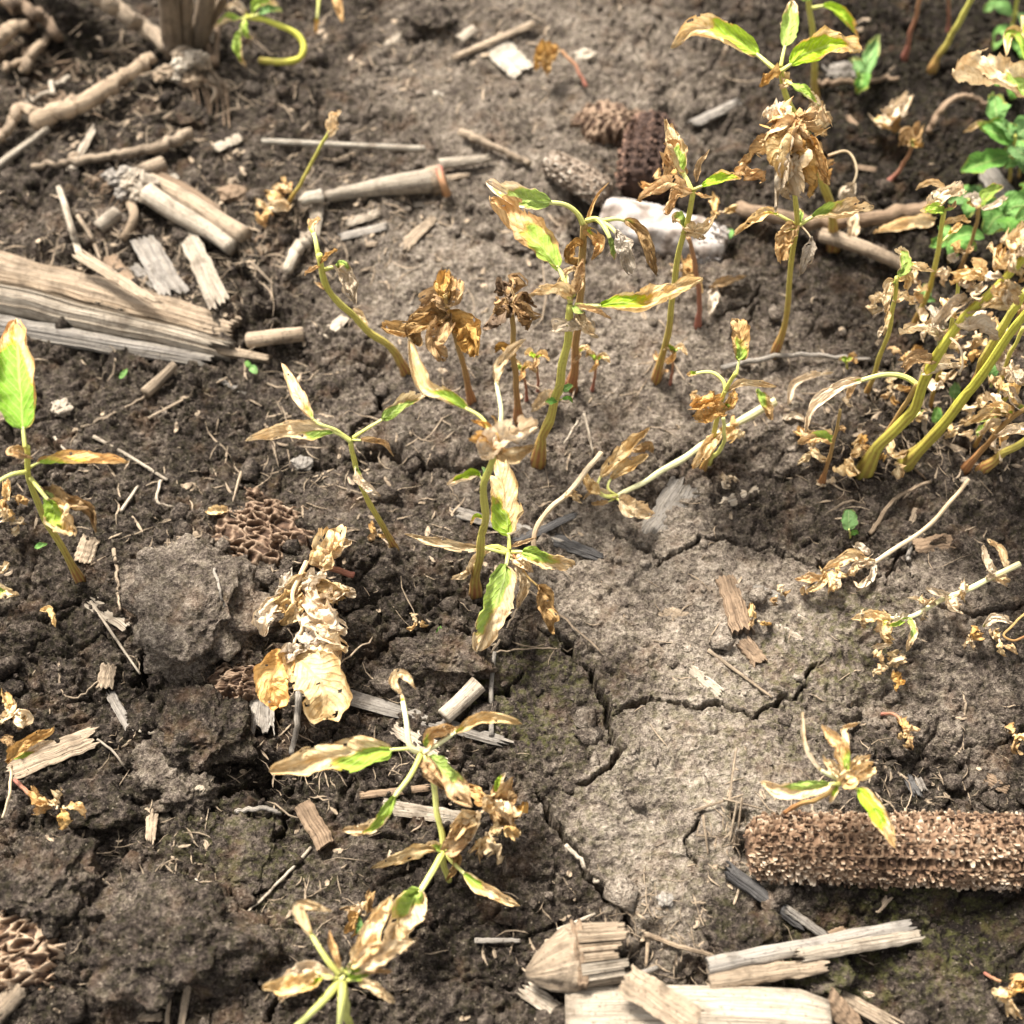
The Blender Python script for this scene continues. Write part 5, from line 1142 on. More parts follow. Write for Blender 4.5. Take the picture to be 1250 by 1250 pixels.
# fallen pale stem
p = Plant('fallen_seedling', (850, 560), 'seedling fallen over with long pale stem and dead leaves at its left tip', 'seedling', GP)
p.stem([(946, 490), (900, 516), (850, 548), (800, 580), (754, 606)], 15, 'pale', 8, z=[1.8, 1.5, 1.2, 1.0, .8])
p.leaf([(756, 605), (735, 604), (730, 588), (752, 560), (792, 524)], 28, .0, .9, .4, .36, 1.3, .45, 0, 'tan', pw=5)
p.leaf([(754, 606), (742, 596), (748, 582), (770, 568), (790, 556)], 24, .0, .4, .4, .35, 1.1, .4, 0, 'tan', pw=5)
p.leaf([(752, 607), (738, 606), (722, 596), (712, 580)], 24, 0, .2, .4, .4, 1.2, .6, 0, 'tan', pw=5); p.leaf([(752, 608), (760, 614), (770, 622), (794, 630)], 34, 0, -.3, .4, .12, .7, .4, 0, 'tan', pw=4)
p.leaf([(750, 609), (738, 614), (722, 616)], 10, 0, -.2, .2, .3, 1.3, .5, 0, 'orange', pw=3); p.leaf([(752, 607), (725, 600), (712, 610)], 12, 0, 0, .3, 0, 1.5, .8, 0, 'tan')
p.leaf([(775, 550), (790, 545), (796, 552)], 16, 0, 0, .3, 0, 1.2, .8, 0, 'orange')
# plant at the fallen stem
p = Plant('wilted_seedling', (857, 574), 'seedling standing against the fallen stem with tan leaf pointing up', 'seedling', GP)
p.stem([(857, 574), (870, 545), (874, 515), (884, 480), (898, 455)], 9, 'olive', 7); p.stem([(866, 560), (882, 545), (884, 510)], 7, 'lime', 6)
p.leaf([(899, 458), (902, 440), (904, 428), (900, 390)], 32, .42, 1.0, .2, .28, .7, .35, 0, 'orange', pw=5, shape=(.4, .3))
p.leaf([(886, 480), (882, 464), (866, 454), (838, 458)], 9, .6, 0, .4, .8, .8, .3, 0, 'tan', pw=6)
p.leaf([(886, 500), (870, 505), (852, 515)], 34, 0, -.3, .4, 0, 1.2, .7, 0, 'orange'); p.leaf([(880, 490), (862, 492), (848, 500)], 26, 0, -.3, .5, 0, 1.6, .8, 0, 'orange')
p.leaf([(888, 478), (905, 468), (925, 470), (948, 472)], 15, 0, .1, .4, 0, 1.2, .5, 0, 'tan'); p.leaf([(925, 476), (932, 492), (940, 512)], 20, .6, -.6, .2, 0, 1.3, .6, 0, 'orange', h=2.4)
p.leaf([(884, 500), (893, 490), (896, 478)], 20, .4, .3, .2, 0, 1.2, .6, 0, 'orange'); p.leaf([(880, 530), (862, 548), (846, 572)], 26, 0, -.9, .4, 0, 1.1, .6, 0, 'tan')
p.wad(900, 520, 34, 4, ['tan', 'orange'], 1.4, seed=6); p.wad(888, 585, 26, 3, ['tan', 'pale'], .3, seed=7); p.wad(858, 488, 26, 3, ['brown', 'orange'], 3.0, seed=8)
# middle right plant
p = Plant('wilted_seedling', (800, 464), 'middle right seedling with thin yellow stem before the white cob', 'seedling', GP)
p.stem([(800, 464), (812, 425), (820, 370), (828, 310), (840, 268), (846, 232)], 11, 'olive', 9)
p.leaf([(846, 232), (860, 226), (885, 218), (905, 218)], 20, .95, .3, .3, .2, .6, .2, 10, 'tan', pw=6)
p.leaf([(898, 214), (912, 212), (932, 222)], 28, .05, -.4, .3, 0, 1.4, .7, 0, 'orange')
p.leaf([(845, 234), (834, 210), (826, 188), (812, 150)], 34, .38, .8, .2, .3, 1.2, .6, 0, 'tan', pw=9); p.leaf([(836, 212), (820, 195), (812, 215)], 30, 0, -.8, .4, 0, 1.4, .8, 0, 'orange')
p.leaf([(843, 236), (822, 226), (800, 232), (780, 246)], 24, 0, -.5, .5, 0, 1.5, .7, 0, 'orange'); p.leaf([(840, 236), (825, 240), (815, 262)], 22, 0, -1, .4, 0, 1.3, .7, 0, 'orange')
p.leaf([(850, 222), (852, 205), (866, 183)], 13, 0, .8, .1, 0, 1.5, .6, 0, 'orange'); p.leaf([(848, 236), (858, 240), (872, 242)], 9, 0, 0, .3, 0, 1.4, .5, 0, 'orange')
p.leaf([(838, 278), (826, 266), (822, 272)], 18, .8, 0, .3, 0, .9, .4, 0, 'tan'); p.leaf([(836, 282), (858, 280), (872, 266)], 20, 0, .1, .3, 0, 1.3, .8, 0, 'tan'); p.leaf([(832, 284), (846, 288), (860, 292)], 14, 0, -.2, .2, 0, 1.3, .8, 0, 'tan')
p.wad(878, 262, 34, 3, ['tan', 'pale'], 4.2, seed=9); p.wad(806, 218, 34, 3, ['orange', 'tan'], 6.2, seed=10); p.wad(806, 445, 26, 3, 'orange', .8, seed=11)
p = Plant('sprout', (852, 398), 'thin reddish stem right of the middle right seedling', 'sprout', 'tiny red stemmed sprouts'); p.stem([(852, 398), (854, 360), (846, 310), (840, 290)], 9, 'red', 7)
p.wad(838, 330, 46, 4, ['tan', 'brown'], 2.2, seed=12)
p = Plant('dead_leaf', (888, 348), 'curled brown dead leaf right of the thin reddish stem', 'leaf', 'fallen dead leaves'); p.leaf([(866, 352), (885, 345), (910, 338)], 17, 0, .2, .2, 0, 1.4, .4, 0, 'brown', h=.7)
p = Plant('dead_leaf', (872, 370), 'greenish grey dead leaf on the soil behind the fallen stem', 'leaf', 'fallen dead leaves'); p.leaf([(872, 350), (870, 366), (866, 386)], 20, 0, 0, .2, 0, .9, .4, 0, 'grey', h=.6)
# tall right plant, front one
p = Plant('wilted_seedling', (945, 433), 'tall right seedling with dry leaf bunch above a green tan leaf pair', 'seedling', GP)
p.stem([(945, 433), (958, 395), (964, 350), (968, 300), (972, 268), (970, 225), (972, 180), (968, 150)], 10, 'olive', 7)
p.leaf([(972, 275), (960, 268), (948, 262), (930, 262), (896, 288)], 20, .18, -.3, .7, .3, 1.2, .35, 0, 'tan', pw=6)
p.leaf([(974, 276), (990, 266), (1006, 262), (1035, 258), (1066, 256)], 30, .42, .2, .3, .22, .9, .35, 0, 'tan', pw=7)
p.leaf([(970, 280), (962, 284), (955, 300), (952, 318)], 34, 0, -1, .3, 0, 1.0, .6, 0, 'orange'); p.leaf([(974, 272), (978, 262), (976, 255)], 9, .9, .4, .2, 0, .8, .3, 0, 'tan'); p.leaf([(972, 276), (964, 280), (950, 284)], 10, .5, 0, .2, 0, .9, .4, 0, 'tan')
p.leaf([(978, 275), (990, 292), (985, 312), (976, 335)], 22, 0, -1.5, .4, .3, 1.0, .5, 0, 'grey', pw=3, ptone='dry')
bx, by = 965, 178
for k, (x, y, w_, tn) in enumerate([(940, 150, 30, 'orange'), (925, 190, 26, 'tan'), (905, 205, 22, 'brown'), (950, 205, 40, 'orange'), (975, 210, 38, 'brown'), (990, 195, 30, 'orange'), (1000, 165, 26, 'tan'), (960, 222, 34, 'tan'), (945, 170, 34, 'tan'), (985, 150, 28, 'tan'), (930, 140, 22, 'pale'), (1008, 225, 28, 'orange'), (955, 240, 36, 'pale'), (990, 240, 28, 'orange'), (1015, 150, 24, 'orange'), (968, 200, 36, 'orange'), (945, 255, 28, 'pale')]):
    p.leaf([(968+random.uniform(-10, 12), 140+random.uniform(-4, 26)), ((968+x)/2+random.uniform(-6, 6), (150+y)/2-6), (x, y)], w_, 0, -1.6-random.random(), .7, .12, 1.5, .75, random.uniform(-70, 70), tn, pw=4, ptone='dry')
# tall right plant, rear one
p = Plant('wilted_seedling', (1019, 302), 'tallest seedling at right with green leaf whorl near the top edge', 'seedling', GP)
p.stem([(1019, 302), (1014, 250), (1002, 212), (985, 165), (960, 118), (952, 86)], 15, 'olive', 9)
p.leaf([(950, 88), (935, 76), (918, 62), (880, 42), (845, 38), (818, 60)], 38, .58, -.9, .6, .22, .9, .25, 10, 'tan', pw=8)
p.leaf([(952, 88), (966, 78), (980, 68), (1010, 56), (1052, 62)], 46, .72, -.3, .5, .15, .7, .2, -8, 'tan', pw=7)
p.leaf([(953, 82), (956, 66), (962, 40), (966, 2)], 30, .95, .9, .2, .32, .7, .2, 0, 'tan', pw=6); p.leaf([(950, 90), (938, 96), (930, 106)], 20, 0, -.2, .2, 0, 1.2, .7, 0, 'orange'); p.leaf([(953, 92), (960, 100), (955, 108)], 16, 0, -.3, .2, 0, 1.3, .7, 0, 'tan')
p.leaf([(958, 98), (975, 108), (990, 120), (1000, 130)], 17, .9, -.3, .5, .2, .9, .3, 0, 'pale', pw=6); p.leaf([(992, 128), (998, 145), (1004, 165)], 30, 0, -1, .3, 0, 1.3, .6, 0, 'tan', h=9); p.leaf([(990, 182), (1000, 200), (1008, 206)], 24, 0, -.3, .3, 0, 1.2, .8, 0, 'orange')
p.leaf([(1010, 190), (1035, 185), (1046, 210), (1034, 240), (1028, 262)], 30, 0, -3.0, .8, .62, 1.0, .5, 0, 'pale', pw=4, ptone='dry'); p.leaf([(1030, 250), (1040, 270), (1036, 300)], 22, 0, -1.5, .2, 0, 1.0, .5, 0, 'pale', h=2.5)
p.wad(1000, 205, 36, 4, ['orange', 'tan'], seed=14)
p = Plant('wilted_seedling', (996, 126), 'thin green stem rising out of the top edge behind the whorl', 'seedling', GP)
p.stem([(996, 126), (993, 70), (990, 20), (988, -25)], 11, 'olive', 9); p.leaf([(990, 10), (1010, 8), (1030, 22), (1048, 48)], 18, .9, -1, .6, .2, 1.0, .3, 0, 'orange', pw=6)
p.leaf([(990, 0), (975, -8), (962, -14)], 20, .9, 0, .3, 0, .8, .3, 0, 'tan')
p = Plant('weed', (1048, 108), 'small blue green leafy weed behind the whorl at the top right', 'weed', 'green weeds')
p.leaf([(1052, 100), (1056, 84), (1072, 44)], 24, 1, .5, .3, .1, .7, .25, 0, 'green', h=1.2); p.leaf([(1050, 82), (1052, 100), (1046, 114)], 26, 1, -.4, .3, .05, .7, .25, 0, 'green', h=1.4); p.leaf([(1052, 95), (1046, 80), (1036, 72)], 18, 1, .2, .3, .1, .7, .25, 0, 'green', h=1.4)
# stems in the shade, top right
for pts, w_, tn, lb in [([(1104, 70), (1112, 40), (1120, 10), (1127, -20)], 8, 'red', 'dark red stem rising out of the top edge at right'), ([(1158, 38), (1158, 10), (1156, -20)], 6, 'red', 'thin red stem at the top edge right of the dark red one'), ([(1138, 84), (1160, 45), (1180, 10), (1195, -20)], 11, 'olive', 'olive stem leaning right out of the top edge')]:
    p = Plant('stem_sprout', pts[0], lb, 'stem', 'bare stems in the shade'); p.stem(pts, w_, tn, w_*.8)
p = Plant('dead_seedling', (1085, 222), 'short red stemmed dead seedling on dark soil at the top right', 'seedling', GP); p.stem([(1085, 222), (1100, 205), (1114, 178)], 8, 'red', 6)
p.leaf([(1114, 180), (1106, 168), (1098, 178)], 22, .2, -.3, .3, 0, 1, .6, 0, 'brown'); p.leaf([(1114, 178), (1116, 164), (1122, 158)], 24, .3, .3, .3, 0, 1, .5, 0, 'brown'); p.leaf([(1114, 178), (1120, 176), (1125, 180)], 14, 0, -.2, .3, 0, 1, .5, 0, 'brown')
p = Plant('dead_leaf', (1085, 150), 'yellow grey crumpled leaf on dark soil at the top right', 'leaf', 'fallen dead leaves'); p.leaf([(1068, 148), (1082, 146), (1104, 126)], 34, .1, .2, .4, 0, .9, .6, 0, 'pale', h=1.0, shape=(.3, .3)); p.leaf([(1070, 146), (1082, 156), (1098, 158)], 26, 0, 0, .4, 0, .9, .6, 0, 'brown', h=.8)
TW([(1131, 168, 3), (1145, 148, 10), (1170, 138, 12), (1204, 140, 5)], 9, 'brown', 'arched brown root on dark soil at the upper right', 'root', 'root', lift=.001)
# right edge: big tan leaf and green weeds
p = Plant('wilted_seedling', (1268, 260), 'seedling at the right edge with big curled tan leaf at its top', 'seedling', GP)
p.stem([(1268, 260), (1272, 200), (1274, 150), (1278, 104)], 12, 'olive', 9)
p.leaf([(1278, 106), (1256, 112), (1234, 106), (1200, 94), (1164, 92)], 62, .42, .4, .5, .12, .8, .32, -12, 'tan', pw=7, shape=(.35, .3)); p.leaf([(1276, 120), (1250, 60), (1232, 40), (1228, 70)], 22, .9, .5, .4, .2, .9, .3, 0, 'tan'); p.leaf([(1276, 110), (1262, 60), (1246, 20)], 26, .9, .5, .4, .2, .9, .3, 0, 'tan')
p = Plant('weed', (1232, 225), 'green leafy weed at the right edge under the big tan leaf', 'weed', 'green weeds'); p.stem([(1232, 225), (1236, 190), (1240, 165)], 6, 'olive', 5)
for pts, w_ in [([(1222, 150), (1216, 138), (1214, 118)], 26), ([(1240, 172), (1220, 165), (1196, 154)], 26), ([(1240, 172), (1248, 160), (1262, 152)], 28), ([(1238, 178), (1245, 186), (1256, 190)], 26), ([(1236, 190), (1210, 196), (1172, 210)], 26), ([(1230, 158), (1222, 152), (1212, 148)], 14), ([(1238, 170), (1232, 160), (1230, 150)], 18)]:
    p.leaf(pts, w_*1.35, 1.2, .1, .3, .08, .5, .15, 0, 'green', pw=4, shape=(.6, .6), h=None)
p.leaf([(1206, 150), (1192, 154), (1176, 162)], 12, .4, 0, .2, 0, 1, .4, 0, 'tan', h=1.5)
p = Plant('weed', (1226, 292), 'low green weed with broad veined leaves at the right edge', 'weed', 'green weeds')
for pts, w_ in [([(1226, 262), (1214, 268), (1202, 286)], 34), ([(1226, 262), (1240, 252), (1264, 250)], 36), ([(1224, 264), (1232, 276), (1240, 288)], 26), ([(1224, 262), (1218, 252), (1216, 244)], 22), ([(1204, 290), (1180, 286), (1156, 296)], 18)]:
    p.leaf(pts, w_*1.3, 1.2, .1, .3, .05, .5, .15, 0, 'green', h=2.0, shape=(.6, .6))
for (x, y, lb) in [(1210, 500-40, 'green leaflet behind the thick right stems'), (1145, 412, 'round green leaflet under the tan leaves at right'), (1142, 514, 'bright green oval leaflet between the thick right stems'), (1128, 404-40, 'faint green leaflet behind the right stems'), (1164, 484, 'dark green folded leaflet at the thick right stem')]:
    p = Plant('weed', (x, y+10), lb, 'weed', 'green weeds'); p.stem([(x, y+12), (x+1, y+4), (x+1, y-1)], 3, 'lime', 3); p.leaf([(x, y+4), (x+1, y-6), (x+3, y-17)], 17, 1.2, .3, .2, .1, .5, .15, 0, 'green', h=.7, pw=3); p.leaf([(x, y+4), (x+8, y+2), (x+14, y+4)], 9, 1.2, .1, .2, .1, .5, .15, 0, 'green', h=.6, pw=3)
p = Plant('weed', (1215, 40), 'shaded green weed in the top right corner behind the big tan leaf', 'weed', 'green weeds'); p.stem([(1225, 75), (1236, 30), (1246, -20)], 7, 'olive', 6)
for pts, w_ in [([(1236, 30), (1222, 40), (1212, 62)], 22), ([(1240, 15), (1256, 30), (1262, 60)], 24), ([(1238, 20), (1216, 8), (1200, 14)], 22), ([(1244, -10), (1226, -22), (1206, -20)], 24), ([(1244, -10), (1264, -14), (1285, -8)], 24), ([(1230, 50), (1246, 62), (1250, 84)], 22)]:
    p.leaf(pts, w_, 1.2, -.3, .3, .08, .6, .2, 0, 'green', pw=4, shape=(.6, .6))
p = Plant('weed', (1290, 330), 'green weed filling the right edge behind the thick stems', 'weed', 'green weeds'); p.stem([(1290, 330), (1284, 290), (1276, 250)], 7, 'olive', 6)
for pts, w_ in [([(1280, 270), (1262, 262), (1240, 268)], 26), ([(1278, 255), (1262, 236), (1244, 226)], 26), ([(1284, 290), (1262, 296), (1246, 312)], 24), ([(1276, 250), (1290, 226), (1310, 220)], 28), ([(1282, 280), (1302, 270), (1320, 276)], 26), ([(1288, 310), (1270, 322), (1256, 342)], 22)]:
    p.leaf(pts, w_, 1.2, -.2, .3, .08, .6, .2, 0, 'green', pw=4, shape=(.6, .6))
for (bx, by, lb, n_) in [(1180, 265, 'dark green leafy weed in the shade left of the grey slab', 5), (1244, 215, 'dark green weed leaves between the two leafy weeds at right', 6), (1160, 318, 'low green weed behind the thin right seedlings', 5), (1235, 120, 'green weed leaves just under the big tan leaf', 5)]:
    p = Plant('weed', (bx, by), lb, 'weed', 'green weeds'); p.stem([(bx, by), (bx+2, by-14), (bx+3, by-26)], 4, 'olive', 4)
    for k in range(n_):
        a = k*6.283/n_+.4; L_ = random.uniform(24, 34); p.leaf([(bx+3, by-24), (bx+3+math.cos(a)*L_*.5, by-24+math.sin(a)*L_*.35), (bx+3+math.cos(a)*L_, by-22+math.sin(a)*L_*.7)], 20, 1.2, -.2, .3, .15, .5, .15, 0, 'green', pw=3, shape=(.6, .6))
# three thinner seedlings, right
p = Plant('wilted_seedling', (1055, 485), 'thin seedling right with green and tan rounded leaves low on tan stalk', 'seedling', GP)
p.stem([(1055, 485), (1068, 455), (1084, 405), (1092, 365), (1096, 338)], 8, 'olive', 7)
p.leaf([(1096, 338), (1104, 328), (1102, 312), (1092, 306)], 20, .85, .4, .3, .05, .9, .3, 0, 'tan'); p.leaf([(1096, 338), (1108, 326), (1122, 328), (1140, 332)], 16, .5, 0, .4, .1, 1.0, .35, 0, 'tan', pw=5); p.leaf([(1094, 345), (1085, 345), (1082, 358), (1080, 382)], 18, .05, -1, .2, 0, 1.2, .6, 0, 'tan'); p.leaf([(1097, 342), (1108, 340), (1104, 352)], 18, .0, -.4, .3, 0, 1.2, .5, 0, 'tan')
p.leaf([(1090, 368), (1104, 364), (1114, 372)], 15, 0, -.3, .3, 0, 1.3, .8, 0, 'tan'); p.leaf([(1084, 380), (1082, 395), (1078, 410)], 10, 0, -.6, .2, 0, 1.3, .6, 0, 'tan'); p.leaf([(1080, 400), (1074, 405), (1072, 412)], 10, 0, -.2, .1, 0, 1, .6, 0, 'pale')
p = Plant('wilted_seedling', (1115, 400), 'thin seedling right topped by a square pale dead leaf', 'seedling', GP)
p.stem([(1115, 400), (1128, 370), (1142, 325), (1148, 285), (1152, 258)], 9, 'olive', 8)
p.leaf([(1134, 250), (1150, 240), (1175, 232)], 27, 0, .2, .4, 0, .8, .45, 0, 'pale', shape=(.2, .2)); p.leaf([(1152, 258), (1140, 256), (1124, 258)], 20, .95, -.2, .3, 0, .7, .3, 0, 'tan'); p.leaf([(1154, 230), (1135, 224), (1118, 232)], 13, 0, -.4, .3, 0, 1.5, .4, 0, 'tan'); p.leaf([(1152, 256), (1162, 254), (1166, 246)], 10, .6, .2, .2, 0, 1, .5, 0, 'orange'); p.leaf([(1146, 300), (1160, 285), (1172, 275)], 12, .2, .3, .3, .5, 1.1, .6, 0, 'tan', pw=4); p.leaf([(1152, 274), (1170, 268), (1184, 272)], 13, 0, 0, .3, 0, 1.2, .6, 0, 'tan'); p.leaf([(1140, 335), (1150, 335), (1150, 348)], 18, 0, -.5, .2, 0, 1.2, .7, 0, 'pale')
p = Plant('dead_leaf', (1105, 280), 'long tan boat shaped dead leaf lying behind thin seedlings', 'leaf', 'fallen dead leaves'); p.leaf([(1142, 268), (1108, 276), (1066, 284)], 24, 0, -.1, .3, 0, 1.0, .35, 0, 'tan', h=1.6)
p = Plant('wilted_seedling', (1166, 342), 'thin brown stemmed seedling right with small lime leaf on top', 'seedling', GP)
p.stem([(1166, 342), (1180, 310), (1190, 280), (1196, 252)], 7, 'brown', 6)
p.leaf([(1196, 254), (1202, 240), (1212, 232), (1224, 228)], 20, 1.1, .3, .2, .1, .7, .25, 0, 'tan'); p.leaf([(1194, 256), (1188, 242), (1176, 240)], 13, .0, .1, .2, 0, 1, .5, 0, 'grey'); p.leaf([(1196, 254), (1198, 246), (1194, 240)], 12, 1, .1, .1, 0, .7, .2, 0, 'tan'); p.leaf([(1196, 256), (1186, 250), (1180, 248)], 10, 0, -.2, .1, 0, 1, .5, 0, 'orange'); p.leaf([(1198, 256), (1212, 252), (1230, 240)], 12, 0, .1, .2, 0, 1, .5, 0, 'pale')
# thick stemmed right plants
p = Plant('wilted_seedling', (1056, 574), 'thick bright yellow green stem curving up to the right edge', 'seedling', GP)
p.stem([(1056, 574), (1072, 545), (1092, 526), (1116, 500), (1126, 470), (1140, 440), (1175, 390), (1215, 352), (1262, 300), (1305, 240), (1325, 190)], 20, 'yellow', 10, n=56); p.wad(1322, 195, 60, 6, ['tan', 'pale'], seed=70)
p.stem([(1064, 560), (1088, 520), (1108, 488), (1120, 468)], 9, 'brown', 8, base=p.b[1]+.004)
p.leaf([(1122, 472), (1105, 460), (1080, 457), (1052, 464), (1020, 474), (990, 500), (982, 530)], 22, .05, -1.2, .8, .42, 1.2, .35, 0, 'pale', pw=9)
p.leaf([(1050, 462), (1040, 470), (1034, 488)], 14, 0, -.6, .2, 0, 1.3, .8, 0, 'orange', h=3); p.leaf([(1030, 486), (1034, 494), (1040, 496)], 10, 0, 0, .1, 0, 1.2, .6, 0, 'pale', h=2.6)
for (a, b_, w_, tn) in [((1170, 398), (1215, 415), 28, 'pale'), ((1130, 455), (1172, 448), 30, 'pale'), ((1140, 440), (1104, 450), 26, 'brown'), ((1180, 365), (1142, 395), 26, 'pale'), ((1200, 340), (1160, 348), 22, 'tan'), ((1205, 335), (1178, 335), 20, 'tan'), ((1155, 400), (1130, 376), 20, 'grey'), ((1165, 385), (1148, 368), 18, 'tan'), ((1180, 380), (1230, 378), 24, 'tan'), ((1230, 330), (1245, 345), 22, 'tan'), ((1145, 410), (1098, 408), 18, 'tan'), ((1225, 325), (1218, 308), 26, 'orange'), ((1240, 310), (1228, 290), 28, 'tan'), ((1215, 330), (1205, 302), 18, 'tan'), ((1238, 300), (1250, 278), 26, 'tan'), ((1215, 350), (1240, 372), 22, 'tan'), ((1196, 372), (1226, 368), 16, 'tan')]:
    mx_, my_ = (a[0]+b_[0])/2+random.uniform(-6, 6), (a[1]+b_[1])/2-7
    p.leaf([a, (mx_, my_), b_], w_, 0, -.7, .6, .0, 1.1, .5, random.uniform(-25, 25), tn, shape=(.4, .45))
p.leaf([(1160, 412), (1172, 425), (1175, 445), (1170, 458)], 5, 0, -.5, .5, .9, 1, .2, 0, 'tan', pw=4, ptone='dry')
p.leaf([(1102, 520), (1125, 503), (1134, 501)], 6, .4, .3, .1, .7, 1, .3, 0, 'tan', pw=5)
p.wad(1040, 560, 40, 4, ['orange', 'tan'], .5, seed=20); p.wad(1052, 545, 30, 3, ['tan', 'orange'], .6, seed=21)
p.wad(1240, 310, 44, 5, ['tan', 'pale'], seed=27); p.wad(1185, 350, 40, 4, ['tan', 'pale'], seed=28); p.wad(1225, 345, 46, 5, ['tan', 'pale'], seed=71); p.wad(1150, 405, 44, 4, ['tan', 'pale'], 3.4, seed=72); p.wad(1175, 430, 40, 3, ['pale', 'tan'], 2.6, seed=73); p.wad(1105, 430, 34, 3, ['brown', 'tan'], 1.6, seed=74); p.wad(1090, 560, 40, 4, ['tan', 'brown'], .4, seed=75)
p = Plant('wilted_seedling', (1104, 566), 'second thick olive stem leaning right beyond the bright one', 'seedling', GP)
p.stem([(1104, 566), (1140, 530), (1178, 484), (1212, 438), (1262, 370), (1310, 310), (1335, 255)], 19, 'yellow', 10, n=44); p.wad(1332, 262, 60, 6, ['tan', 'orange'], seed=69); p.stem([(1190, 470, .4), (1200, 440, .4), (1230, 390, .4), (1252, 355, .4)], 15, 'olive', 13, base=p.b[1]+.004)
for k, (x, y, sz, hh) in enumerate([(1080, 365, 34, 4.5), (1120, 350, 34, 3.5), (1172, 305, 34, 4.5), (1195, 398, 44, 4.2), (1232, 402, 48, 5), (1205, 432, 40, 3.2), (1150, 468, 36, 1.8), (1092, 478, 30, 1.2), (1240, 442, 44, 4), (1122, 505, 30, .8), (1165, 525, 34, 1.2), (1215, 545, 34, 1), (1130, 395, 36, 2.5), (1245, 360, 44, 6)]):
    p.wad(x, y, sz, 3+k % 2, [['tan', 'pale'], ['tan', 'orange'], ['pale', 'brown']][k % 3], hh, seed=100+k, droop=-1.2)
p.stem([(1135, 500, .8), (1150, 440, .8), (1165, 380, .8), (1172, 330, .8)], 7, 'olive', 6, base=p.b[1]+.03); p.stem([(1215, 520, .8), (1226, 450, .8), (1250, 400, .8)], 8, 'olive', 6, base=p.b[1]+.02)
p = Plant('dead_seedling', (1178, 572), 'brown leaning stem with shrivelled leaves at the right edge', 'seedling', GP)
p.stem([(1178, 572), (1200, 548), (1228, 516), (1262, 490), (1300, 450)], 11, 'brown', 6); p.wad(1298, 452, 50, 5, ['tan', 'orange'], seed=68)
for (a, b_, w_, tn) in [((1230, 505), (1180, 520), 20, 'tan'), ((1225, 500), (1200, 488), 22, 'pale'), ((1240, 495), (1215, 470), 24, 'tan'), ((1220, 515), (1195, 530), 16, 'tan'), ((1245, 500), (1220, 480), 20, 'grey'), ((1256, 528), (1218, 532), 18, 'pale'), ((1250, 470), (1228, 460), 22, 'pale'), ((1235, 505), (1205, 498), 14, 'tan')]:
    p.leaf([a, ((a[0]+b_[0])/2, (a[1]+b_[1])/2-6), b_], w_, .1, -.4, .5, 0, 1.2, .55, random.uniform(-30, 30), tn)
p.wad(1225, 455, 46, 5, ['tan', 'pale'], 3, seed=76); p.wad(1190, 500, 38, 4, ['tan', 'pale'], 1.4, seed=77); p.wad(1235, 520, 40, 4, ['tan', 'orange'], 1.6, seed=78); p.stem([(1190, 545, .6), (1215, 500, .6), (1258, 452, .6)], 8, 'olive', 7, base=p.b[1]+.006)
p.leaf([(1215, 508), (1198, 512), (1190, 516)], 14, 1, 0, .2, 0, .8, .3, 0, 'tan'); p.leaf([(1200, 520), (1194, 528), (1192, 534)], 12, 1, -.3, .1, 0, .8, .3, 0, 'tan')
p = Plant('stem_sprout', (1200, 572), 'short thick olive stem at the right edge below the brown one', 'stem', 'bare stems in the shade'); p.stem([(1200, 572), (1226, 552), (1262, 530), (1310, 485)], 15, 'olive', 8); p.wad(1308, 488, 46, 5, ['tan', 'pale'], seed=67)
p = Plant('wilted_seedling', (1003, 590), 'small brown seedling left of the thick stems with orange shreds', 'seedling', GP)
p.stem([(1003, 590), (1012, 560), (1020, 530), (1026, 500)], 8, 'brown', 5); p.wad(990, 545, 46, 5, ['orange', 'tan'], 1.3, seed=22); p.leaf([(1018, 540), (1000, 534), (975, 542)], 20, .5, -.3, .4, 0, 1, .5, 0, 'orange'); p.leaf([(1022, 525), (1028, 522), (1030, 528)], 9, 0, 0, .2, 0, 1, .6, 0, 'orange'); p.wad(1010, 590, 20, 2, 'pale', .3, seed=23)
p = Plant('sprout', (1036, 450), 'tiny yellow topped sprout left of the curving stem', 'sprout', 'tiny red stemmed sprouts'); p.stem([(1036, 456), (1034, 448), (1034, 440)], 4, 'olive', 3); p.leaf([(1034, 442), (1028, 438), (1024, 440)], 10, .8, .1, .1, 0, .8, .4, 0, 'tan'); p.leaf([(1034, 442), (1040, 436), (1044, 444)], 12, .4, -.2, .1, 0, 1, .5, 0, 'orange')
p = Plant('dead_leaf', (975, 478), 'curled tan husk like leaf left of the arching petiole', 'leaf', 'fallen dead leaves'); p.leaf([(962, 495), (968, 470), (990, 460), (1016, 456)], 17, 0, .2, .5, 0, 1.3, .4, 0, 'pale', h=.8); p.leaf([(955, 512), (970, 508), (985, 516)], 14, 0, 0, .2, 0, 1, .4, 0, 'pale', h=.4)
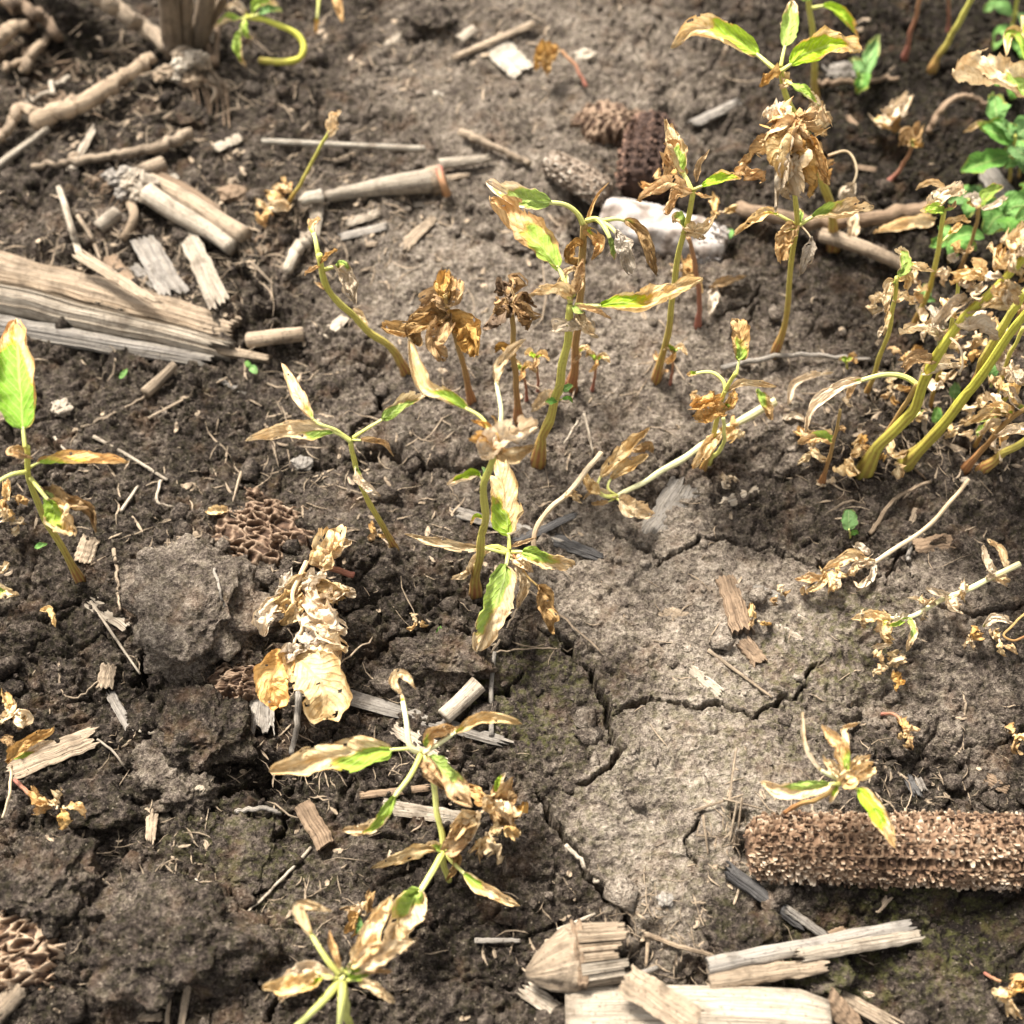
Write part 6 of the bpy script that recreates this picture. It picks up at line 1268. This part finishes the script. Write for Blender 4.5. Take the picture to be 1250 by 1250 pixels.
# tiny sprout on the bare soil
p = Plant('sprout', (1038, 656), 'tiny fresh green oval leaved sprout on bare dark soil', 'sprout', 'green weeds'); p.stem([(1038, 656), (1037, 649), (1036, 646)], 3, 'lime', 3); p.leaf([(1037, 648), (1036, 636), (1036, 622)], 24, 1.3, .4, .1, .05, .35, .1, 0, 'green', shape=(.5, .5), pw=3); p.leaf([(1038, 652), (1043, 650), (1048, 651)], 8, 1.3, 0, .1, 0, .4, .1, 0, 'green')
p = Plant('sprout', (306, 458), 'bright green two leaved sprout at the tip of the split stalk', 'sprout', 'green weeds'); p.leaf([(304, 450), (308, 450), (314, 456)], 12, 1.3, 0, .1, 0, .4, .1, 0, 'green', h=.4); p.leaf([(304, 449), (303, 445), (300, 441)], 9, 1.3, 0, .1, 0, .4, .1, 0, 'green', h=.4)
p = Plant('sprout', (150, 458), 'tiny pale green sprout below the split stalk', 'sprout', 'green weeds'); p.leaf([(145, 461), (150, 458), (156, 450)], 9, 1.2, 0, .1, 0, .6, .2, 0, 'green', h=.3)
p = Plant('sprout', (888, 292), 'tiny pale green leaf right of the white cob', 'sprout', 'green weeds'); p.leaf([(893, 280), (889, 287), (886, 295)], 14, 1.2, 0, .1, 0, .5, .2, 0, 'green', h=.5)
p = Plant('sprout', (50, 665), 'tiny green leaf on the soil beside the left seedling stem', 'sprout', 'green weeds'); p.leaf([(42, 668), (50, 666), (58, 664)], 9, 1.2, 0, .1, 0, .5, .2, 0, 'green', h=.3)
# dry runner
p = Plant('dead_seedling', (1060, 694), 'dry runner with long straight tan stem and papery leaves at right', 'seedling', GP)
p.stem([(1182, 586), (1160, 612), (1130, 645), (1095, 668), (1062, 690)], 6, 'dry', 8, z=[1.0, 1.4, 1.2, .8, .5])
for pts, w_, tn in [([(1066, 686), (1040, 680), (1015, 690), (1002, 698)], 22, 'tan'), ([(1066, 688), (1045, 692), (1035, 700)], 17, 'pale'), ([(1066, 690), (1062, 706), (1045, 722)], 15, 'pale'), ([(1060, 676), (1050, 668), (1042, 668)], 14, 'grey'), ([(1010, 700), (1016, 710), (1012, 722)], 20, 'tan'), ([(1008, 708), (992, 706), (972, 708)], 18, 'orange'), ([(1008, 700), (1000, 715), (985, 722)], 14, 'tan'), ([(1042, 710), (1050, 715), (1064, 700)], 10, 'pale')]:
    p.leaf(pts, w_, 0, -.2, .4, 0, 1.1, .5, 0, tn, h=.8)
for (x, y, sz, k, hh) in [(1020, 705, 32, 4, .6), (1050, 690, 28, 3, .8), (985, 712, 24, 3, .5)]: p.wad(x, y, sz, k, ['tan', 'pale'], hh, seed=90+k)
p = Plant('dead_seedling', (1150, 745), 'fallen seedling with pale stem and papery leaves at the right below runner', 'seedling', GP)
p.stem([(1245, 688), (1210, 705), (1180, 720), (1145, 735), (1112, 752), (1080, 756)], 10, 'pale', 7, z=[1.8, 1.5, 1.2, 1.0, .8, .8])
for pts, w_, tn, g_ in [([(1216, 702), (1204, 688), (1198, 668)], 16, 'pale', 0), ([(1206, 706), (1222, 708), (1228, 716)], 16, 'pale', 0), ([(1160, 728), (1150, 726), (1130, 720)], 14, 'grey', 0), ([(1158, 730), (1162, 742), (1170, 746)], 24, 'pale', 0), ([(1142, 738), (1120, 732), (1108, 730)], 10, 'pale', 0), ([(1085, 757), (1062, 752), (1042, 756)], 22, 'tan', .1), ([(1080, 760), (1078, 775), (1086, 785)], 22, 'tan', .2), ([(1108, 754), (1114, 770), (1106, 795)], 15, 'tan', .5), ([(1106, 755), (1094, 762), (1078, 764)], 9, 'tan', .9), ([(1228, 695), (1220, 672), (1205, 660)], 14, 'tan', 0)]:
    p.leaf(pts, w_, g_, -.2, .4, 0, 1.0, .5, 0, tn, h=1.0)
for (x, y, sz, k, hh) in [(1175, 722, 26, 3, 1.2), (1130, 742, 26, 3, 1.0), (1215, 700, 28, 3, 1.4), (1090, 765, 34, 4, .8), (1050, 756, 24, 3, .7)]: p.wad(x, y, sz, k, ['tan', 'pale'], hh, seed=80+k)
p = Plant('dead_leaf', (1086, 814), 'round crumpled golden leaf below the fallen pale stem at right', 'leaf', 'fallen dead leaves'); p.wad(1085, 812, 40, 5, ['tan', 'orange'], .5, seed=30, droop=0)
p = Plant('dead_leaf', (1076, 790), 'small pale scrap above the round crumpled leaf', 'leaf', 'fallen dead leaves'); p.leaf([(1064, 790), (1076, 789), (1088, 787)], 11, 0, 0, .1, 0, .8, .5, 0, 'pale', h=.4)
p = Plant('dead_seedling', (1215, 790), 'crumpled golden dead leaves at the right edge below the fallen stem', 'seedling', GP); p.wad(1185, 778, 30, 4, ['tan', 'orange'], .6, seed=31); p.wad(1222, 784, 36, 4, ['tan', 'orange'], .7, seed=32); p.leaf([(1200, 765), (1215, 754), (1236, 762)], 16, .1, 0, .4, 0, 1, .4, 0, 'pale', h=1); p.stem([(1255, 775), (1238, 782), (1225, 775), (1240, 760), (1255, 745)], 4, 'brown', 4, z=[.6, 1, 1.2, 1.4, 1.2])
p = Plant('dead_seedling', (1085, 876), 'small red stemmed dead sprout above the right part of the cob', 'seedling', GP); p.stem([(1075, 872), (1092, 872), (1102, 884)], 6, 'red', 5, z=[.1, .8, .9]); p.wad(1108, 892, 34, 4, ['orange', 'tan'], .8, seed=33)
p = Plant('dead_leaf', (1240, 905), 'orange dead scrap at the right edge above the cob', 'leaf', 'fallen dead leaves'); p.wad(1238, 900, 32, 3, ['tan', 'orange'], .5, seed=34)
p = Plant('dead_seedling', (1210, 1195), 'orange crumpled dead sprout with red stem at the lower right edge', 'seedling', GP); p.stem([(1202, 1188), (1212, 1194), (1222, 1198)], 6, 'red', 5, z=[.2, .6, .9]); p.wad(1232, 1208, 46, 5, ['tan', 'orange'], .8, seed=35)
# seedling at the cob
p = Plant('wilted_seedling', (958, 990), 'wilted seedling lying over the top of the long cob', 'seedling', GP, lift=10)
p.stem([(958, 992), (975, 982), (1000, 975), (1026, 956)], 8, 'brown', 7, z=[0, 1.2, 2.2, 3.0])
p.leaf([(1026, 956), (1008, 958), (985, 962), (955, 965), (928, 954)], 30, .58, -.1, .5, .15, .9, .3, 10, 'tan', pw=7)
p.leaf([(1028, 956), (1045, 962), (1060, 978), (1075, 1000), (1092, 1034)], 30, .66, -.6, .6, .2, .7, .2, -8, 'tan', pw=6)
p.leaf([(1028, 952), (1030, 935), (1022, 910), (1002, 886)], 26, .45, 1.0, .3, .1, 1.0, .4, 0, 'orange'); p.leaf([(1030, 952), (1045, 945), (1062, 938)], 34, 0, 0, .4, 0, 1.1, .6, 0, 'tan'); p.leaf([(1032, 945), (1048, 930), (1056, 925)], 26, 0, .2, .3, 0, 1.1, .7, 0, 'tan')
p.leaf([(1026, 952), (1000, 938), (982, 908), (979, 868)], 9, .1, 1.0, .5, .25, .9, .2, 0, 'pale', pw=7, ptone='pale', shape=(.15, .2)); p.leaf([(1028, 945), (1032, 910), (1030, 890), (1050, 882)], 14, 0, .6, .3, .2, 1.3, .6, 0, 'tan', pw=4); p.leaf([(1024, 958), (1016, 972), (1012, 980)], 10, .6, -.3, .1, .1, .9, .3, 0, 'tan'); p.leaf([(1026, 948), (1012, 935), (1005, 928)], 22, 0, .1, .2, 0, 1.2, .7, 0, 'tan')
# lower left of centre: two whorls
p = Plant('wilted_seedling', (548, 1075), 'long stemmed seedling with two whorls of tan leaves in the lower centre', 'seedling', GP)
p.stem([(548, 1075), (541, 1045), (537, 1010), (530, 965), (518, 920)], 11, 'lime', 9, z=[0, 1.6, 2.6, 3.6, 4.4])
p.leaf([(518, 918), (500, 914), (468, 916), (425, 920), (380, 928), (328, 942)], 52, .46, .5, .4, .22, .8, .25, 8, 'tan', pw=7, shape=(.42, .6))
p.leaf([(512, 918), (500, 910), (496, 880), (490, 846)], 8, .4, .8, .3, .85, 1, .3, 0, 'pale', pw=10, ptone='pale'); p.leaf([(490, 846), (480, 832), (492, 822), (508, 842)], 20, 0, .2, .3, 0, 1.3, .5, 0, 'tan', h=5.1)
p.leaf([(516, 920), (540, 905), (570, 885), (600, 876), (638, 884)], 24, .12, .4, .4, .35, 1.3, .4, 0, 'tan', pw=8, ptone='pale'); p.leaf([(520, 912), (530, 895), (558, 888)], 26, .25, .3, .3, 0, 1.4, .5, 0, 'orange')
p.leaf([(520, 922), (532, 930), (548, 950), (576, 984)], 40, .60, -.4, .4, .08, .9, .35, 0, 'orange', pw=5); p.leaf([(516, 925), (528, 945), (540, 960)], 30, 0, -.4, .3, 0, 1.3, .6, 0, 'brown')
p.leaf([(514, 920), (502, 945), (480, 975), (462, 1005), (440, 1018)], 20, .9, -1.2, .5, .48, 1.1, .5, 0, 'tan', pw=9); p.leaf([(465, 1002), (448, 1012), (420, 1014)], 24, .0, -.2, .3, 0, 1.1, .6, 0, 'tan', h=3.0)
p.leaf([(540, 1040), (520, 1036), (490, 1046), (454, 1060)], 25, .08, -.3, .5, .1, 1.2, .45, 0, 'tan', pw=5)
p.leaf([(543, 1042), (556, 1056), (575, 1074), (590, 1085), (634, 1106)], 24, .30, -.6, .4, .3, .9, .35, 0, 'tan', pw=7)
p.leaf([(541, 1040), (530, 1060), (515, 1085), (498, 1112), (480, 1160)], 58, .42, -.4, .6, .42, .9, .4, 0, 'tan', pw=11, shape=(.4, .5))
p.leaf([(544, 1038), (560, 1025), (580, 1000)], 40, 0, .4, .5, .1, 1.2, .7, 0, 'orange'); p.leaf([(545, 1040), (560, 1048), (545, 1075)], 16, 0, -1, .3, 0, 1.2, .6, 0, 'brown')
p.wad(592, 985, 66, 6, ['orange', 'tan'], 2.6, seed=40); p.wad(600, 1018, 60, 6, ['orange', 'tan'], 2.0, seed=41); p.wad(618, 1000, 44, 4, ['orange', 'brown'], 1.6, seed=42)
p.leaf([(612, 968), (608, 958), (616, 944)], 15, .8, .3, .1, 0, .8, .3, 0, 'pale', h=3); p.leaf([(540, 1036), (528, 1030), (520, 1032)], 14, .6, .2, .2, 0, 1, .4, 0, 'tan')
# front whorl at the bottom
p = Plant('wilted_seedling', (428, 1262), 'nearest seedling at the bottom with shrivelled leaves around its whorl', 'seedling', GP)
p.stem([(428, 1262), (424, 1236), (420, 1208), (416, 1190)], 13, 'lime', 11, z=[0, 2.0, 3.4, 4.0])
p.leaf([(414, 1190), (398, 1170), (380, 1140), (366, 1105), (405, 1112)], 22, .12, .8, .6, .42, 1.2, .4, 0, 'tan', pw=9); p.leaf([(418, 1186), (410, 1165), (402, 1135)], 15, 0, .8, .3, .1, 1.4, .4, 0, 'orange', pw=7)
p.leaf([(412, 1194), (390, 1192), (365, 1200), (322, 1206)], 34, .18, -.2, .5, .22, 1.1, .5, 0, 'tan', pw=8); p.leaf([(408, 1192), (380, 1180), (352, 1188)], 26, 0, -1.2, .5, 0, 1.0, .5, 0, 'pale')
p.leaf([(422, 1188), (440, 1165), (455, 1135), (478, 1095)], 40, .1, .8, .5, .15, 1.0, .55, 0, 'tan', pw=8); p.leaf([(424, 1190), (448, 1170), (475, 1160), (500, 1150)], 42, .1, .2, .5, .1, .9, .55, 0, 'tan', pw=7)
p.leaf([(424, 1196), (440, 1196), (462, 1208), (482, 1222)], 20, .1, -.5, .4, .2, 1.2, .5, 0, 'tan', pw=7); p.leaf([(422, 1198), (445, 1185), (478, 1185)], 14, .0, -.2, .3, .2, 1.2, .5, 0, 'orange', pw=5)
p.leaf([(414, 1198), (400, 1215), (380, 1236), (352, 1262)], 9, 1, -1.0, .5, .9, .8, .2, 0, 'tan', pw=13); p.leaf([(418, 1200), (417, 1225), (414, 1256)], 9, 1, -1.0, .4, .9, .8, .2, 0, 'tan', pw=13)
p.leaf([(424, 1190), (438, 1184), (448, 1176)], 16, 1, .2, .2, 0, .8, .4, 0, 'tan'); p.leaf([(422, 1188), (430, 1178), (436, 1170)], 12, 1, .4, .2, 0, .8, .4, 0, 'tan'); p.leaf([(426, 1192), (440, 1192), (452, 1190)], 12, 1, 0, .2, 0, .8, .4, 0, 'tan')
p = Plant('dead_leaf', (440, 1120), 'brown tipped dead leaf crumbs behind the nearest seedling', 'leaf', 'fallen dead leaves'); p.wad(440, 1112, 46, 4, ['brown', 'tan'], 1.6, seed=44); p.leaf([(436, 1140), (440, 1130), (438, 1118)], 12, 1, .2, .1, 0, .7, .3, 0, 'green', h=1.5)
# heap of papery dead leaves
p = Plant('dead_seedling', (385, 740), 'collapsed dead seedling with a heap of papery tan leaves on the left', 'seedling', GP)
p.stem([(432, 702), (405, 694), (378, 686)], 11, 'red', 9, z=[.6, 1.0, 1.5]); p.stem([(374, 686), (366, 705), (356, 726), (362, 748), (370, 765), (358, 785), (362, 802), (374, 808)], 9, 'dry', 4, z=[1.8, 2.0, 2.0, 1.9, 1.8, 1.6, 1.5, 1.4])
for pts, w_, tn, cr, sh in [([(390, 690), (398, 672), (410, 650)], 46, 'tan', .5, (.3, .35)), ([(395, 688), (402, 678), (425, 662)], 24, 'tan', .6, (.4, .4)), ([(365, 725), (345, 735), (325, 745)], 30, 'tan', .6, (.4, .4)), ([(345, 735), (325, 748), (322, 775)], 34, 'pale', .5, (.4, .5)), ([(375, 725), (390, 740), (402, 745)], 44, 'pale', .5, (.3, .3)), ([(385, 715), (405, 720), (420, 728)], 36, 'tan', .7, (.4, .4)), ([(380, 745), (395, 760), (415, 775)], 56, 'pale', .45, (.3, .3)), ([(385, 770), (400, 785), (418, 795)], 48, 'tan', .4, (.3, .3)), ([(372, 770), (385, 780), (392, 795)], 40, 'grey', .4, (.3, .3)), ([(368, 790), (352, 798), (340, 808)], 28, 'grey', .8, (.4, .4)),
     ([(352, 800), (338, 815), (330, 832), (340, 862)], 58, 'orange', .18, (.28, .28)), ([(360, 802), (378, 818), (395, 842), (398, 878)], 82, 'tan', .07, (.34, .22)), ([(380, 705), (362, 712), (345, 730)], 26, 'tan', .7, (.4, .4)), ([(355, 700), (345, 720), (340, 735)], 20, 'grey', .7, (.4, .4)), ([(400, 735), (415, 722), (430, 725)], 22, 'pale', .8, (.4, .4)), ([(370, 735), (360, 745), (350, 760)], 26, 'tan', .7, (.4, .4)), ([(395, 700), (380, 712), (372, 722)], 30, 'pale', .6, (.4, .4))]:
    p.leaf(pts, w_, 0, -.3, .5, 0, .6, cr, random.uniform(-20, 20), tn, h=1.5, shape=sh, fold=.1)
# small dry plants upper left
p = Plant('dead_seedling', (352, 252), 'small dry plant with olive stem and cream leaf cluster at upper left', 'seedling', GP); p.stem([(350, 252), (368, 222), (385, 190), (402, 160)], 6, 'olive', 5)
p.leaf([(402, 164), (406, 150), (416, 136)], 20, 0, .6, .1, 0, 1.4, .5, 0, 'tan'); p.leaf([(402, 166), (408, 160), (412, 148)], 14, 0, .3, .1, 0, 1.2, .5, 0, 'tan'); p.wad(332, 246, 44, 6, ['tan', 'orange'], .8, seed=50, w=22); p.wad(345, 228, 24, 3, ['tan'], .9, seed=51)
p = Plant('wilted_seedling', (322, 76), 'yellow looped stem with green shoots near the top left', 'seedling', GP)
p.stem([(318, 74), (345, 76), (366, 70), (370, 52), (352, 36), (322, 24), (300, 20)], 12, 'yellow', 8, z=[.4, .8, 1.4, 2.0, 2.6, 3.0, 3.2]); p.leaf([(300, 22), (290, 50), (294, 72), (300, 82)], 16, .8, -1.8, .3, .3, 1.2, .5, 0, 'tan', pw=5); p.leaf([(302, 22), (280, 24), (262, 34)], 15, .8, -.6, .3, .2, 1.2, .5, 0, 'tan', pw=5); p.leaf([(306, 20), (318, 4), (340, 8)], 18, .9, .3, .3, .1, .9, .3, 0, 'tan'); p.leaf([(300, 18), (290, 8), (276, 10)], 16, .1, .2, .2, 0, 1.3, .6, 0, 'pale'); p.leaf([(304, 22), (330, 12), (345, 14)], 16, 1.1, .2, .2, .3, .8, .3, 0, 'green'); p.leaf([(298, 24), (300, 42), (308, 48)], 12, 1, -1, .2, 0, .8, .3, 0, 'tan')
p = Plant('dead_leaf', (420, 30), 'brown hanging leaf tip at the top edge left of centre', 'leaf', 'fallen dead leaves'); p.leaf([(408, -15), (412, 5), (418, 28)], 20, 0, -.8, .2, 0, 1.2, .3, 0, 'orange', h=2.5); p.leaf([(390, -10), (388, 15), (386, 42)], 9, .3, -1.6, .2, .6, 1.2, .3, 0, 'brown', h=2.5)
p = Plant('dead_seedling', (705, 100), 'dead sprout with pinkish stem right of the bright square chip', 'seedling', GP); p.stem([(716, 106), (702, 80), (685, 62)], 7, 'red', 5, z=[.2, .9, 1.3]); p.leaf([(682, 60), (664, 62), (655, 85)], 26, 0, -.7, .3, 0, 1.3, .5, 0, 'brown'); p.leaf([(680, 62), (668, 75), (668, 90)], 24, 0, -.8, .3, 0, 1.3, .5, 0, 'orange')
# loose dead leaves lower left
p = Plant('dead_leaf', (10, 892), 'crumpled tan leaf tuft at the left edge above the flat strip', 'leaf', 'fallen dead leaves'); p.wad(12, 872, 44, 5, ['tan', 'orange'], .9, seed=60); p.leaf([(6, 900), (14, 906), (18, 916)], 18, 0, 0, .2, 0, 1, .6, 0, 'brown', h=.5)
p = Plant('dead_leaf', (45, 915), 'olive curled dead leaf lying on the flat tan strip', 'leaf', 'fallen dead leaves', lift=5); p.leaf([(10, 930), (30, 910), (60, 895), (66, 888)], 26, .0, .2, .5, 0, 1.3, .5, 0, 'brown', h=.8); p.leaf([(20, 925), (45, 912), (64, 905)], 20, .4, .1, .3, 0, 1, .5, 0, 'pale', h=.7); p.stem([(14, 935), (12, 965), (4, 998)], 5, 'dry', 4, z=[.6, .7, .2])
p = Plant('dead_seedling', (20, 955), 'orange shrivelled sprout lying below the flat tan strip', 'seedling', GP); p.stem([(18, 952), (35, 968), (52, 980)], 7, 'red', 7, z=[.3, .6, .8]); p.wad(72, 988, 50, 5, ['orange', 'tan'], .9, seed=61, w=22)
p = Plant('dead_leaf', (60, 755), 'small tan scrap of leaf on dark soil at left', 'leaf', 'fallen dead leaves'); p.leaf([(52, 745), (62, 745), (68, 765)], 13, 0, 0, .2, 0, 1.3, .8, 0, 'tan', h=.5)
p = Plant('dead_leaf', (264, 626), 'small pinkish tan leaf scrap above the honeycomb cob piece', 'leaf', 'fallen dead leaves'); p.leaf([(254, 624), (264, 624), (277, 622)], 17, 0, 0, .2, 0, .7, .4, 0, 'tan', h=.5, shape=(.4, .4))
p = Plant('dead_leaf', (510, 762), 'tiny orange leaf scrap with a green sprout left of the central whorl', 'leaf', 'fallen dead leaves'); p.wad(512, 758, 24, 3, ['tan', 'orange'], .5, seed=62); p.leaf([(534, 775), (536, 770), (538, 764)], 8, 1.2, .1, .1, 0, .5, .2, 0, 'green', h=.4)
p = Plant('dead_leaf', (380, 1210), 'pale papery scrap under the nearest seedling', 'leaf', 'fallen dead leaves'); p.leaf([(342, 1222), (362, 1190), (395, 1180)], 30, 0, 0, .2, 0, .9, .5, 0, 'pale', h=.6)
p = Plant('dead_leaf', (925, 720), 'crumbly tan leaf scrap right of the bark like stalk piece', 'leaf', 'fallen dead leaves'); p.wad(950, 725, 26, 3, ['tan', 'brown'], .4, seed=63); p.wad(925, 755, 30, 3, ['tan', 'brown'], .4, seed=64)
